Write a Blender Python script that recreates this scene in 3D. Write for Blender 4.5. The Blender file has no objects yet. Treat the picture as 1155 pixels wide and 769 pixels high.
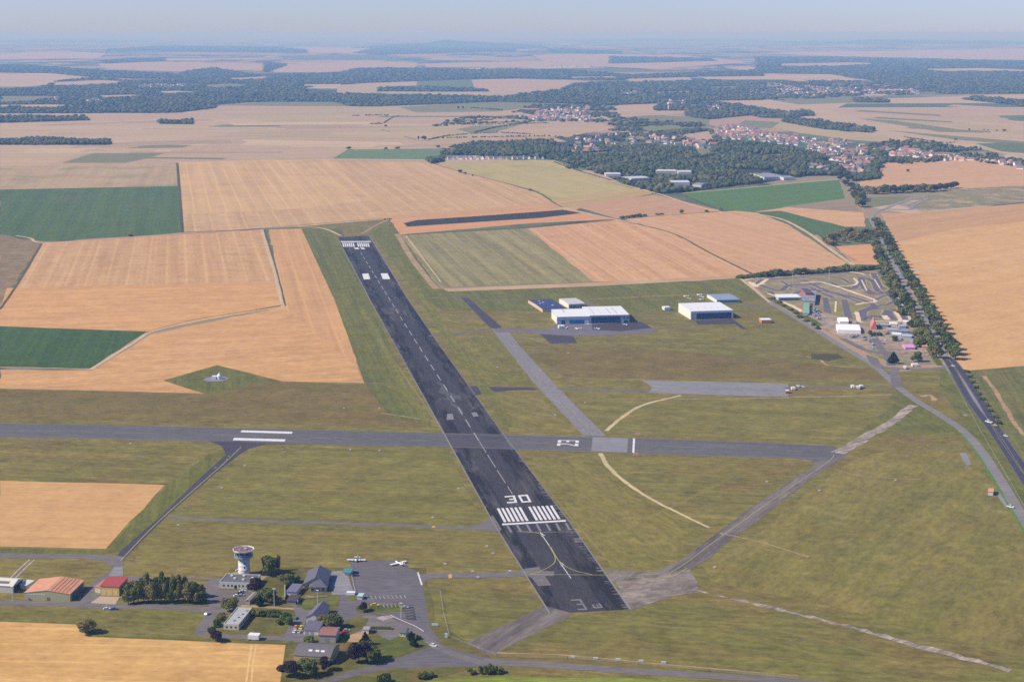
import bpy, bmesh, math, random
import numpy as np
from mathutils import Vector, Matrix
random.seed(7); rng = np.random.default_rng(7)
S = bpy.context.scene; COL = S.collection
H, F, YH, CX, CY = 335.0, 1800.0, 37.0, 577.5, 384.5
PITCH = math.atan2(CY-YH, F)
SUN_EL, SUN_TO = 41.0, 10.0        # elevation, azimuth the shadows point to (deg from +X)
HAZE, SKY, SUN, EXPO, DUST, OZONE = 7.6e-5, .088, 4.6, .26, 0.3, 4.0
HCOL, HABS, TINT = (.28, .52, .90, 1), (.84, .88, 1, 1), (.86, .94, 1.42, 1)

# ---------------------------------------------------------------- photo point -> ground point
def P(u, v, z=0.0):
    dx, dy = (u-CX)/F, (v-CY)/F
    fz = math.cos(PITCH)-dy*math.sin(PITCH); up = -math.sin(PITCH)-dy*math.cos(PITCH)
    t = -(H-z)/up
    return Vector((dx*t, fz*t, z))
def toworld(pts): return [P(u, v) for u, v in pts]
def dist(v): return P(CX, v).y

# ---------------------------------------------------------------- materials
class NT:
    def __init__(s, name):
        s.m = bpy.data.materials.new(name); s.m.use_nodes = True; s.n = s.m.node_tree.nodes; s.l = s.m.node_tree.links
        s.b = s.n['Principled BSDF']; s.b.inputs['Specular IOR Level'].default_value = .15
    def node(s, t, **k):
        n = s.n.new(t)
        for a, v in k.items():
            if a.startswith('i_'): n.inputs[a[2:].replace('_', ' ')].default_value = v
            else: setattr(n, a, v)
        return n
    def mix(s, fac, a, b, mode='MIX'):
        n = s.n.new('ShaderNodeMix'); n.data_type = 'RGBA'; n.blend_type = mode
        for sock, v in ((n.inputs[0], fac), (n.inputs[6], a), (n.inputs[7], b)):
            if isinstance(v, (int, float)): sock.default_value = v
            elif isinstance(v, tuple): sock.default_value = v+(1,) if len(v) == 3 else v
            else: s.l.new(v, sock)
        return n.outputs[2]
    def math(s, op, a, b=None, clamp=False):
        n = s.n.new('ShaderNodeMath'); n.operation = op; n.use_clamp = clamp
        for i, v in enumerate((a, b)):
            if v is None: continue
            if isinstance(v, (int, float)): n.inputs[i].default_value = v
            else: s.l.new(v, n.inputs[i])
        return n.outputs[0]
    def ramp(s, v, lo, hi):
        n = s.n.new('ShaderNodeMapRange'); n.inputs[1].default_value = lo; n.inputs[2].default_value = hi; s.l.new(v, n.inputs[0]); return n.outputs[0]
    def coords(s, ang=0.0, sx=1.0, sy=1.0, loc=(0, 0, 0)):
        tc = s.n.new('ShaderNodeTexCoord'); r = s.n.new('ShaderNodeMapping'); r.vector_type = 'POINT'
        r.inputs['Location'].default_value = loc
        r.inputs['Rotation'].default_value = (0, 0, -ang); s.l.new(tc.outputs['Object'], r.inputs['Vector'])
        r2 = s.n.new('ShaderNodeMapping'); r2.inputs['Scale'].default_value = (sx, sy, 1); s.l.new(r.outputs[0], r2.inputs[0])
        return r2.outputs[0]
    def noise(s, vec, scale, detail=3, rough=.55):
        n = s.n.new('ShaderNodeTexNoise'); n.inputs['Scale'].default_value = scale; n.inputs['Detail'].default_value = detail
        n.inputs['Roughness'].default_value = rough; s.l.new(vec, n.inputs['Vector']); return n.outputs['Fac']
    def out(s, col, rough=.95):
        if isinstance(col, tuple): s.b.inputs['Base Color'].default_value = col+(1,)
        else: s.l.new(col, s.b.inputs['Base Color'])
        s.b.inputs['Roughness'].default_value = rough
        return s.m
_seed = [0]
def ground_mat(name, c1, c2, ang=0.0, big=.006, period=0, amt=.3, fine=.2, stretch=.25, c3=None, wheel=None):
    """field or turf: two tones in broad drifts, rows along ang, fine mottling; c3 = tone of sparse patches"""
    c1, c2, c3 = [tuple(a*b for a, b in zip(c, ((1.04, 1.0, .62) if ('turf' in name or 'grass' in name or 'lawn' in name) else (1.05, .965, .76)))) if c else c for c in (c1, c2, c3)]
    k = NT(name); _seed[0] += 1; off = (_seed[0]*731.3, _seed[0]*417.7, 0)
    v = k.coords(ang, stretch, 1, off); vp = k.coords(0, 1, 1, off)
    f = k.ramp(k.noise(v, big, 5, .6), .3, .7)
    col = k.mix(f, c1, c2)
    if c3: col = k.mix(k.math('MULTIPLY', k.ramp(k.noise(vp, big*1.7, 5, .65), .50, .64), .9), col, c3)
    if period:
        vs = k.coords(ang, .02, 1, off)
        n1 = k.noise(vs, 1.0/period, 2, .7); n1 = k.ramp(n1, .35, .65)
        n2 = k.ramp(k.noise(vs, 4.0/period, 2, .7), .3, .7)
        s = k.math('ADD', k.math('MULTIPLY', n1, .65), k.math('MULTIPLY', n2, .35))
        dk = tuple(a*(1-amt) for a in c1); lt = tuple(a*(1+amt*.55) for a in c2)
        col = k.mix(.75, col, k.mix(s, dk, lt)) if not c3 else k.mix(.45, col, k.mix(s, dk, lt))
        if wheel:
            w = k.n.new('ShaderNodeTexWave'); w.wave_type = 'BANDS'; w.bands_direction = 'Y'; w.inputs['Scale'].default_value = 1.0/wheel*.314
            w.inputs['Distortion'].default_value = .6; w.inputs['Detail'].default_value = 0
            k.l.new(k.coords(ang, .05, 1, off), w.inputs['Vector'])
            col = k.mix(k.math('MULTIPLY', k.ramp(w.outputs['Fac'], .93, 1), .22), col, tuple(min(1, a*1.5) for a in c2))
    fn = k.ramp(k.noise(k.coords(ang, .5, 1, off), .22, 4, .75), .3, .7)
    fn2 = k.ramp(k.noise(vp, .035, 4, .7), .3, .7)
    col = k.mix(fine, col, k.mix(fn, (0.0, 0.0, 0.0), (1, 1, 1)), 'OVERLAY')
    col = k.mix(fine*.9, col, k.mix(fn2, (.1, .1, .1), (.9, .9, .9)), 'OVERLAY')
    return k.out(col)
def plain(name, c, rough=.7, var=.12, scale=.8, metal=0, spec=.3, emit=0):
    k = NT(name); v = k.coords()
    col = k.mix(k.ramp(k.noise(v, scale, 4, .65), .3, .7), tuple(a*(1-var) for a in c), tuple(min(1, a*(1+var)) for a in c))
    k.b.inputs['Metallic'].default_value = metal; k.b.inputs['Specular IOR Level'].default_value = spec
    return k.out(col, rough)
def asphalt_mat(name, dark, light, ang, c=None, half=25, streak=.5, lo=.4, hi=.62):
    """old pavement: patched, streaked along its length; c = a point of the centre line (a less worn centre band)"""
    k = NT(name); _seed[0] += 1; off = (_seed[0]*331.3, _seed[0]*217.7, 0)
    f = k.ramp(k.noise(k.coords(ang, .12, 1, off), .09, 5, .7), lo, hi)
    f2 = k.ramp(k.noise(k.coords(ang, .4, 1, off), .02, 4, .6), .35, .65)
    f = k.math('MULTIPLY', f, k.math('ADD', k.math('MULTIPLY', f2, .7), .3), True)
    col = k.mix(f, dark, light)
    if c is not None:
        tc = k.coords(ang, 1, 1); sep = k.n.new('ShaderNodeSeparateXYZ'); k.l.new(tc, sep.inputs[0])
        cy_ = -math.sin(ang)*c[0]+math.cos(ang)*c[1]
        t = k.math('DIVIDE', k.math('ABSOLUTE', k.math('SUBTRACT', sep.outputs[1], cy_)), half)
        t = k.math('ADD', t, k.math('MULTIPLY', k.math('SUBTRACT', k.noise(k.coords(ang, .3, 1, off), .06, 4, .7), .5), .5))
        e = k.math('MULTIPLY', k.ramp(t, .93, 1.0), .75)
        m = (.058, .053, .055)
        col = k.mix(k.math('MULTIPLY', k.math('SUBTRACT', 1.0, k.ramp(t, .42, .50)), .8, True), col, m)
        # scuffed edges, cross scratches
        cr = k.ramp(k.noise(k.coords(ang+math.pi/2, .06, 1, off), .35, 2, .6), .55, .62)
        col = k.mix(k.math('MULTIPLY', e, cr), col, (.24, .22, .22))
        pt = k.ramp(k.noise(k.coords(ang, .25, 1, off), .035, 3, .8), .60, .64); col = k.mix(k.math('MULTIPLY', pt, .5), col, (.15, .135, .13))
    fn = k.ramp(k.noise(k.coords(ang, .2, 1, off), .5, 3, .7), .3, .7)
    col = k.mix(.22, col, k.mix(fn, (0., 0., 0.), (1, 1, 1)), 'OVERLAY')
    return k.out(col, .85)
def paint_mat(name, c, wear=.25):
    k = NT(name)
    f = k.ramp(k.noise(k.coords(), .6, 4, .7), .62-.3*wear, .8)
    f = k.math('MULTIPLY', f, min(1, wear*2.2))
    return k.out(k.mix(f, c, (.16, .16, .16)), .8)
def leaf_mat(name, c1, c2, c3):
    k = NT(name); g = k.n.new('ShaderNodeNewGeometry'); oi = k.n.new('ShaderNodeObjectInfo')
    col = k.mix(g.outputs['Random Per Island'], c1, c2)
    col = k.mix(k.math('MULTIPLY', oi.outputs['Random'], .8), col, c3)
    k.b.inputs['Roughness'].default_value = .8; k.b.inputs['Specular IOR Level'].default_value = .1
    k.l.new(col, k.b.inputs['Base Color'])
    tr = k.n.new('ShaderNodeBsdfTranslucent'); k.l.new(col, tr.inputs[0]); mx = k.n.new('ShaderNodeMixShader'); mx.inputs[0].default_value = .15
    k.l.new(k.b.outputs[0], mx.inputs[1]); k.l.new(tr.outputs[0], mx.inputs[2]); k.l.new(mx.outputs[0], k.n['Material Output'].inputs[0])
    return k.m
def ang_of(a, b):
    d = P(*b)-P(*a); return math.atan2(d.y, d.x)

# ---------------------------------------------------------------- mesh building
class MB:
    def __init__(s): s.v = []; s.f = []
    def add(s, vs, fs, M=None):
        o = len(s.v)
        s.v += [tuple(M @ Vector(p)) if M else tuple(p) for p in vs]; s.f += [tuple(i+o for i in f) for f in fs]; return s
    def box(s, x0, x1, y0, y1, z0, z1, M=None):
        return s.add([(x0, y0, z0), (x1, y0, z0), (x1, y1, z0), (x0, y1, z0), (x0, y0, z1), (x1, y0, z1), (x1, y1, z1), (x0, y1, z1)],
                     [(0, 3, 2, 1), (4, 5, 6, 7), (0, 1, 5, 4), (1, 2, 6, 5), (2, 3, 7, 6), (3, 0, 4, 7)], M)
    def lathe(s, prof, n=20, M=None, cap=True):
        vs, fs = [], []
        for r, z in prof: vs += [(r*math.cos(2*math.pi*i/n), r*math.sin(2*math.pi*i/n), z) for i in range(n)]
        for k in range(len(prof)-1):
            for i in range(n): j = (i+1) % n; fs.append((k*n+i, k*n+j, (k+1)*n+j, (k+1)*n+i))
        if cap: fs.append(tuple(reversed(range(n)))); fs.append(tuple((len(prof)-1)*n+i for i in range(n)))
        return s.add(vs, fs, M)
    def tube(s, a, b, r0, r1=None, n=6):
        a, b = Vector(a), Vector(b); d = b-a; q = d.to_track_quat('Z', 'Y').to_matrix().to_4x4()
        return s.lathe([(r0, 0), (r1 if r1 is not None else r0, d.length)], n, Matrix.Translation(a) @ q)
    def prism(s, poly, y0, y1, M=None):            # poly in (x,z), extruded along y
        n = len(poly); vs = [(x, y0, z) for x, z in poly]+[(x, y1, z) for x, z in poly]
        fs = [tuple(range(n)), tuple(reversed(range(n, 2*n)))]+[(i, i+n, (i+1) % n+n, (i+1) % n) for i in range(n)]
        return s.add(vs, fs, M)
    def build(s, name, m, parent=None, smooth=False):
        me = bpy.data.meshes.new(name); me.from_pydata(s.v, [], s.f); me.validate()
        bm = bmesh.new(); bm.from_mesh(me); bmesh.ops.recalc_face_normals(bm, faces=bm.faces); bm.to_mesh(me); bm.free()
        if smooth:
            for p in me.polygons: p.use_smooth = True
        me.materials.append(m)
        o = bpy.data.objects.new(name, me); COL.objects.link(o)
        if parent: o.parent = parent
        return o
def tag(o, label=None, cat=None, group=None, kind=None):
    if label: o['label'] = label
    if cat: o['category'] = cat
    if group: o['group'] = group
    if kind: o['kind'] = kind
    return o
def empty(name, loc, rz, label, cat, group=None):
    o = bpy.data.objects.new(name, None); COL.objects.link(o); o.location = loc; o.rotation_euler = (0, 0, rz); o.empty_display_size = 1
    return tag(o, label, cat, group)
def copy_tree(o, parent=None):
    c = o.copy(); COL.objects.link(c)
    if parent: c.parent = parent
    for ch in list(o.children): copy_tree(ch, c)
    return c
# flush sheets are stacked only as high as they overlap: a coarse map of the ground keeps how many lie at each spot
SC = 2; OX, OY, NX, NY = 300, 0, (1155+600)*SC, (769+300)*SC; STACK = np.zeros((NY, NX), np.uint8)
def to_photo(x, y):
    zc = y*math.cos(PITCH)+H*math.sin(PITCH); yc = -H*math.cos(PITCH)+y*math.sin(PITCH)
    return CX+F*x/zc, CY-F*yc/zc
def level_for(faces):
    """faces: lists of ground points; returns the level above everything laid before under them"""
    rows = []
    for f in faces:
        q = [to_photo(p[0], p[1]) for p in f]; X = np.array([(a+OX)*SC for a, b in q]); Y = np.array([b*SC for a, b in q]); n = len(q)
        y0, y1 = max(0, int(Y.min())-1), min(NY-1, int(Y.max())+1)
        for r in range(y0, y1+1):
            yy = min(max(r+.5, Y.min()+1e-3), Y.max()-1e-3); a, b = Y, np.roll(Y, -1); m = (a > yy) != (b > yy)
            if not m.any(): continue
            x2 = np.roll(X, -1); xs = np.sort(X[m]+(x2[m]-X[m])*(yy-a[m])/(b[m]-a[m]))
            for s, e in zip(xs[::2], xs[1::2]):
                s_, e_ = max(0, int(s)-1), min(NX, int(e)+2)
                if e_ > s_: rows.append((r, s_, e_))
    L = 0
    for r, s, e in rows: L = max(L, int(STACK[r, s:e].max()))
    L += 1
    for r, s, e in rows: STACK[r, s:e] = L
    TOP[0] = max(TOP[0], L); return L
TOP = [0]
def zl(layer, y): return layer*(.004+5e-6*max(0, y))
def sheet_world(name, pts, m, label=None):
    L = level_for([pts])
    me = bpy.data.meshes.new(name); vs = [(p.x, p.y, zl(L, p.y)) for p in pts]
    me.from_pydata(vs, [], [tuple(range(len(vs)))])
    if me.polygons[0].normal.z < 0: me.flip_normals()
    me.materials.append(m); o = bpy.data.objects.new(name, me); COL.objects.link(o); o['kind'] = 'structure'
    if label: o['label'] = label
    return o
def rough_edge(pts, amp, step):
    out = []; n = len(pts)
    for i in range(n):
        a, b = pts[i], pts[(i+1) % n]; d = b-a; L = d.length; k = max(1, min(60, int(L/step))); nn = Vector((-d.y, d.x, 0)).normalized()
        for j in range(k):
            out.append(a+d*(j/k)+(nn*random.uniform(-amp, amp) if j else Vector()))
    return out
def poly(name, pix, m, amp=0, step=25, label=None):
    w = toworld(pix)
    if amp: w = rough_edge(w, amp, step)
    return sheet_world(name, w, m, label)
def smooth_line(w, k=6):
    if len(w) < 3: return w
    q = [w[0]*2-w[1]]+w+[w[-1]*2-w[-2]]; out = []
    for i in range(1, len(q)-2):
        for j in range(k):
            t = j/k; a, b, c, d = q[i-1], q[i], q[i+1], q[i+2]
            out.append(.5*((2*b)+(c-a)*t+(2*a-5*b+4*c-d)*t*t+(3*b-a-3*c+d)*t**3))
    out.append(w[-1]); return out
def ribbon(name, pix, width, m, jit=0, sm=True, world=None, mb=None, label=None):
    w = world or toworld(pix)
    if sm: w = smooth_line(w)
    ww = width if isinstance(width, (list, tuple)) else (width, width)
    vs = []; n = len(w)
    for i, p in enumerate(w):
        d = (w[min(i+1, n-1)]-w[max(i-1, 0)]).normalized(); nn = Vector((-d.y, d.x, 0)); h = (ww[0]+(ww[1]-ww[0])*i/(n-1))/2
        for s in (1, -1):
            q = p+nn*s*(h+random.uniform(-jit, jit)); vs.append((q.x, q.y, 0))
    fs = [(2*i, 2*i+1, 2*i+3, 2*i+2) for i in range(n-1)]
    L = level_for([[vs[i] for i in f] for f in fs]); vs = [(x, y, zl(L, y)) for x, y, z in vs]
    me = bpy.data.meshes.new(name); me.from_pydata(vs, [], fs)
    bm = bmesh.new(); bm.from_mesh(me)
    for f in bm.faces:
        f.normal_update()
        if f.normal.z < 0: f.normal_flip()
    bm.to_mesh(me); bm.free()
    me.materials.append(m); o = bpy.data.objects.new(name, me); COL.objects.link(o); o['kind'] = 'structure'
    if label: o['label'] = label
    return o
def quads(name, qs, m, label=None):
    """painted marks: many quads given in photo points, one sheet"""
    L = level_for([toworld(q) for q in qs]); vs, fs = [], []
    for q in qs:
        o = len(vs)
        for p in q:
            w = P(*p); vs.append((w.x, w.y, zl(L, w.y)))
        a, b, c = [Vector(vs[o+i]) for i in range(3)]
        idx = tuple(range(o, o+len(q))); fs.append(idx if (b-a).cross(c-b).z > 0 else tuple(reversed(idx)))
    me = bpy.data.meshes.new(name); me.from_pydata(vs, [], fs); me.materials.append(m)
    o = bpy.data.objects.new(name, me); COL.objects.link(o); o['kind'] = 'structure'
    if label: o['label'] = label
    return o
def strokes(cell, segs):
    """segs (x0,y0,x1,y1) rectangles in a unit cell (y up) mapped on a photo quad (tl,tr,br,bl)"""
    tl, tr, br, bl = [Vector(c) for c in cell]; out = []
    def mp(x, y): a = tl.lerp(tr, x); b = bl.lerp(br, x); p = b.lerp(a, y); return (p.x, p.y)
    for s in segs:
        if len(s) == 4: x0, y0, x1, y1 = s; out.append([mp(x0, y0), mp(x1, y0), mp(x1, y1), mp(x0, y1)])
        else: out.append([mp(s[i], s[i+1]) for i in range(0, len(s), 2)])
    return out
D3 = [(0, .84, 1, 1), (.8, .55, 1, .84), (.25, .45, 1, .6), (.8, .16, 1, .45), (0, 0, 1, .16)]
D0 = [(0, .0, .22, 1), (.78, 0, 1, 1), (.22, .84, .78, 1), (.22, 0, .78, .16)]

# ---------------------------------------------------------------- palette
STRAW = (.46, .262, .125); STRAW2 = (.50, .30, .15); PINK = (.385, .285, .205); PALE = (.44, .34, .2)
GR1, GR2, GR3 = (.122, .132, .040), (.215, .172, .075), (.185, .125, .062)
M = {}
a_top = ang_of((300, 260), (320, 345))
M['base'] = None
def patchwork():
    k = NT('distant_farmland'); v = k.coords(math.radians(25), 1/900, 1/650)
    vo = k.n.new('ShaderNodeTexVoronoi'); vo.distance = 'CHEBYCHEV'; vo.inputs['Scale'].default_value = 1; k.l.new(v, vo.inputs['Vector'])
    sep = k.n.new('ShaderNodeSeparateColor'); k.l.new(vo.outputs['Color'], sep.inputs[0])
    cr = k.n.new('ShaderNodeValToRGB'); cr.color_ramp.interpolation = 'CONSTANT'; e = cr.color_ramp.elements
    cols = [(0, (.37, .25, .15)), (.16, (.13, .15, .07)), (.34, (.33, .22, .14)), (.48, (.42, .30, .19)), (.6, (.10, .13, .06)), (.7, (.27, .22, .13)), (.82, (.17, .16, .09)), (.92, (.46, .35, .23))]
    e[0].position = 0; e[0].color = cols[0][1]+(1,); e[1].position = cols[1][0]; e[1].color = cols[1][1]+(1,)
    for p, c in cols[2:]: x = e.new(p); x.color = c+(1,)
    k.l.new(sep.outputs[0], cr.inputs[0])
    n = k.ramp(k.noise(k.coords(0, 1, .3), .0009, 5, .7), .52, .56)
    far = k.mix(k.math('MULTIPLY', n, .9), cr.outputs[0], (.035, .05, .025))
    return k.out(far)
M['base'] = patchwork()
AW = (.10, .098, .102)
def fieldm(name, c, d=(0, 0), p=22, amt=.22, c2=None, c3=None, fine=.12, wheel=None, big=.005):
    a = ang_of(*d) if isinstance(d[0], tuple) else 0
    return ground_mat(name, c, c2 or tuple(x*1.12 for x in c), a, big, p, amt, fine, .25, c3, wheel)
dirT = ((199, 183), (208, 262))
RW = ((398, 275), (620, 620))       # runway direction
M['turf'] = ground_mat('airfield_turf', GR1, GR2, ang_of((0, 440), (500, 460)), .006, 14, .22, .34, .3, GR3)
M['turf_brown'] = ground_mat('dry_turf', (.185, .150, .062), (.155, .112, .055), ang_of((0, 440), (500, 460)), .012, 9, .16, .28, .25, (.12, .115, .04))
M['turf_green'] = ground_mat('green_turf', (.105, .122, .036), (.155, .15, .052), ang_of(*RW), .012, 10, .15, .25, .2)
M['lawn'] = ground_mat('lawn', (.075, .10, .025), (.13, .13, .042), .3, .03, 0, 0, .3)
M['bright'] = ground_mat('bright_crop', (.15, .22, .03), (.21, .27, .045), .1, .02, 6, .2, .3)
M['green'] = ground_mat('green_crop', (.040, .090, .026), (.062, .115, .034), a_top, .008, 14, .12, .22, .25)
M['green_far'] = ground_mat('green_crop_far', (.060, .118, .038), (.090, .145, .048), ang_of(*dirT), .004, 26, .22, .15, .3, (.12, .14, .05))
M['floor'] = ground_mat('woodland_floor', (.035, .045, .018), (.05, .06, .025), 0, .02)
M['dirt'] = ground_mat('bare_dirt', (.38, .28, .19), (.30, .22, .15), 0, .05, 0, 0, .3)
M['chalk'] = ground_mat('pale_dirt', (.50, .42, .31), (.40, .33, .24), 0, .08, 0, 0, .3)
M['rubble'] = ground_mat('broken_pavement', (.22, .195, .19), (.37, .33, .33), .7, .09, 3, .3, .5)
M['concrete'] = asphalt_mat('concrete_slab', (.22, .215, .215), (.29, .28, .275), 0, lo=.3, hi=.8)
M['tar'] = asphalt_mat('service_asphalt', (.15, .135, .125), (.21, .185, .165), .1, lo=.3, hi=.8)
M['tar_dark'] = asphalt_mat('dark_asphalt', (.060, .053, .062), (.10, .09, .098), .1, lo=.3, hi=.8)
M['oldtar'] = asphalt_mat('worn_strip_asphalt', (.10, .082, .072), (.25, .21, .175), ang_of((855, 577), (770, 640)), lo=.35, hi=.6)
M['white'] = paint_mat('white_road_paint', (.72, .71, .68), .42)
M['faded'] = paint_mat('faded_paint', (.24, .235, .23), .85)
M['yellowp'] = paint_mat('yellow_paint', (.40, .36, .13), .45)
M['edge'] = paint_mat('edge_paint', (.27, .255, .215), 1.0)

# ---------------------------------------------------------------- the ground, farthest first
BIG = 160000
g0 = bpy.data.meshes.new('ground'); g0.from_pydata([(-BIG, -2000, 0), (BIG, -2000, 0), (BIG, BIG, 0), (-BIG, BIG, 0)], [], [(0, 1, 2, 3)]); g0.materials.append(M['base'])
g = bpy.data.objects.new('ground', g0); COL.objects.link(g); tag(g, kind='structure', label='patchwork of far farmland reaching the hazy horizon')
fn = [0]
def field(pix, m, amp=1.5, label=None): return poly('field', pix, m, amp, 30, label)
pk = lambda: None
mP1 = fieldm('stubble_far_pink', PINK, ((0, 150), (200, 146)), 40, .2, (.43, .335, .25), fine=.1, c3=(.36, .27, .19), big=.002)
mP2 = fieldm('stubble_far_tan', (.41, .32, .225), ((0, 150), (200, 150)), 40, .2, fine=.08, big=.002)
mPl = fieldm('pale_far_field', (.36, .30, .18), ((300, 165), (480, 160)), 40, .14, fine=.08, big=.002)
mGf = fieldm('far_green_field', (.11, .15, .075), ((300, 165), (480, 160)), 40, .14, fine=.08, big=.002)
mG2 = fieldm('far_dull_green', (.17, .18, .10), ((300, 165), (480, 160)), 40, .14, fine=.08, big=.002)
far = [
 (mP2, [(0, 83), (62, 85), (120, 88), (80, 93), (30, 98), (0, 98)]),
 (mP2, [(0, 61), (60, 58), (120, 60), (110, 66), (0, 67)]), (mP1, [(110, 72), (180, 70), (330, 73), (300, 79), (200, 81), (120, 78)]),
 (mP1, [(300, 74), (400, 69), (470, 71), (470, 77), (360, 82), (310, 82)]), (mGf, [(330, 63), (430, 62), (480, 66), (420, 68), (330, 68)]),
 (mP1, [(480, 72), (600, 69), (700, 71), (620, 76), (480, 76)]), (mP2, [(300, 54), (470, 53), (570, 58), (430, 60), (310, 60)]),
 (mP1, [(600, 62), (760, 62), (850, 70), (740, 78), (620, 73)]), (mP2, [(850, 60), (1155, 55), (1155, 68), (1000, 66)]),
 (mP1, [(380, 97), (420, 93), (580, 89), (650, 91), (690, 93), (640, 99), (645, 104), (560, 109), (380, 108)]),
 (mGf, [(470, 88), (530, 86), (535, 99), (470, 97)]), (mP1, [(540, 88), (600, 90), (620, 94), (540, 99)]),
 (mP1, [(706, 88), (775, 86), (782, 91), (712, 93)]), (mP2, [(783, 86), (960, 83), (960, 90), (800, 90)]),
 (mP1, [(0, 126), (200, 126), (300, 113), (380, 114), (520, 118), (640, 116), (600, 140), (520, 170), (480, 186), (200, 186), (0, 188)]),
 (mP2, [(0, 139), (130, 137), (300, 128), (330, 145), (180, 160), (0, 158)]),
 (mPl, [(250, 130), (420, 118), (530, 117), (500, 128), (330, 142)]),
 (mG2, [(300, 115), (378, 115), (395, 120), (330, 120), (250, 119)]), (mG2, [(450, 121), (560, 114), (640, 117), (560, 126), (470, 127)]),
 (mPl, [(300, 148), (415, 145), (550, 140), (545, 158), (460, 157), (290, 157)]),
 (mP1, [(360, 131), (440, 128), (560, 127), (500, 139), (440, 139)]),
 (mP1, [(210, 158), (460, 158), (520, 160), (500, 172), (380, 175), (290, 183), (160, 184)]),
 (mG2, [(60, 187), (104, 173), (166, 164), (235, 158), (166, 179), (135, 185)]), (mP2, [(0, 164), (120, 164), (60, 184), (0, 187)]),
 (fieldm('green_strip_field', (.12, .19, .085), ((380, 172), (500, 172)), 30, .12, fine=.1), [(392, 169), (540, 167), (510, 178), (480, 180), (375, 179)]),
 (mP2, [(0, 187), (0, 184), (200, 184), (200, 187)]),
 (mP1, [(540, 150), (607, 137), (646, 135), (678, 138), (693, 147), (662, 150), (640, 155), (560, 153)]),
 (mP1, [(470, 162), (540, 157), (618, 153), (640, 160), (560, 163)]), (mG2, [(515, 146), (560, 137), (600, 137), (560, 149), (530, 150)]),
 (mG2, [(685, 132), (745, 130), (800, 133), (800, 150), (720, 147), (700, 142)]),
 (mP1, [(684, 124), (700, 118), (742, 116), (748, 123), (776, 124), (775, 128), (735, 130), (700, 133)]),
 (mP2, [(800, 113), (870, 112), (930, 113), (1155, 107), (1155, 178), (1110, 169), (1000, 160), (905, 133), (830, 116)]),
 (mG2, [(870, 113), (905, 106), (960, 109), (965, 116), (900, 118)]),
 (fieldm('far_green_band', (.085, .13, .075), ((950, 119), (1155, 119)), 40), [(955, 117), (1155, 116.5), (1155, 121), (945, 121.5)]),
 (mP1, [(930, 123), (1050, 123), (1155, 122), (1155, 135), (980, 137)]), (mPl, [(960, 137), (1060, 142), (1155, 152), (1155, 148), (1060, 138)]),
 (mG2, [(970, 134), (1000, 135), (1110, 150), (1060, 149)]), (mG2, [(1000, 147), (1155, 160), (1155, 164), (1080, 158)]),
 (mGf, [(1100, 162), (1155, 161), (1155, 173), (1130, 171)]), (mGf, [(1120, 131), (1155, 130), (1155, 137)]),
 (mPl, [(875, 137), (930, 146), (1000, 154), (1020, 162), (960, 158), (900, 150), (870, 143)]),
 (mG2, [(840, 136), (880, 138), (870, 145), (830, 142)]),
]
for m, p in far: field(p, m, 0)
# mid-distance fields
mT = fieldm('stubble_upper', (.43, .295, .17), dirT, 34, .2, (.50, .36, .215), fine=.14, c3=(.42, .27, .145), wheel=30)
field([(0, 187), (199, 184), (203, 211), (0, 214)], fieldm('striped_pale_field', (.36, .27, .18), ((90, 211), (110, 188)), 26, .18, (.42, .33, .22), c3=(.17, .20, .10)))
field([(0, 214), (202, 210), (207, 262), (175, 265), (50, 272.5), (0, 264)], M['green_far'], label='dark green crop field at the far left')
field([(200, 183), (300, 180), (487, 183), (560, 204), (605, 217), (635, 234), (600, 241), (440, 247), (335, 256), (207, 262)], mT, label='wide stubble field beyond the far runway end')
field([(200, 183), (372, 180), (420, 226), (335, 236), (206, 242)], fieldm('stubble_upper_left', (.48, .34, .19), dirT, 34, .2, c3=(.43, .285, .15), wheel=30))
field([(412, 246), (640, 228), (655, 235), (640, 240), (440, 249)], fieldm('stubble_margin', (.45, .28, .15), ((440, 248), (640, 236)), 12, .1))
field([(492, 184), (600, 180.5), (625, 181), (680, 203), (735, 219), (660, 233), (637, 234), (607, 216), (560, 204)],
      fieldm('yellow_green_field', (.37, .33, .155), ((492, 184), (640, 233)), 40, .1, (.41, .35, .17), c3=(.25, .28, .12)), label='yellow green sloping field below the wood')
field([(620, 226), (740, 209), (735, 219), (660, 234), (640, 234)], fieldm('yellow_green_margin', (.38, .29, .15), ((620, 226), (740, 209)), 30))
field([(648, 233), (738, 219.5), (815, 238), (775, 241), (697, 247)], fieldm('stubble_pink', (.41, .26, .165), ((650, 233), (740, 220)), 30, .1))
field([(0, 265), (46, 274), (0, 347)], ground_mat('scrub_field', (.20, .16, .09), (.27, .21, .13), .5, .02, 8, .2, .3, .4, (.12, .12, .055)), label='dull scrubby field at the left edge')
field([(48, 274), (297, 259), (308, 300), (316, 322), (318, 344), (168, 374), (0, 368), (0, 349)],
      fieldm('stubble_left', (.47, .285, .14), ((150, 268), (130, 368)), 24, .26, (.51, .345, .20), c3=(.40, .265, .145), fine=.18, wheel=27), label='large stubble field left of the runway')
field([(8, 325), (300, 318), (317, 325), (318, 344), (168, 374), (0, 368), (0, 345)], fieldm('stubble_left_lower', (.50, .30, .145), ((10, 330), (300, 322)), 24, .16, c3=(.44, .27, .135), fine=.18, wheel=27))
field([(0, 368), (165, 374), (102, 415.5), (0, 414)], M['green'], label='dark green crop field left of the runway')
field([(303, 259), (341, 258), (376, 335), (411, 432), (360, 431), (318, 430), (245, 412), (184, 429), (238, 444), (0, 438), (0, 417), (104, 418), (170, 377), (320, 346), (318, 325)],
      fieldm('stubble_near_left', (.50, .295, .14), ((0, 420), (300, 400)), 26, .16, (.54, .34, .175), c3=(.42, .26, .125), fine=.2, wheel=30), label='orange stubble field beside the runway')
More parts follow.
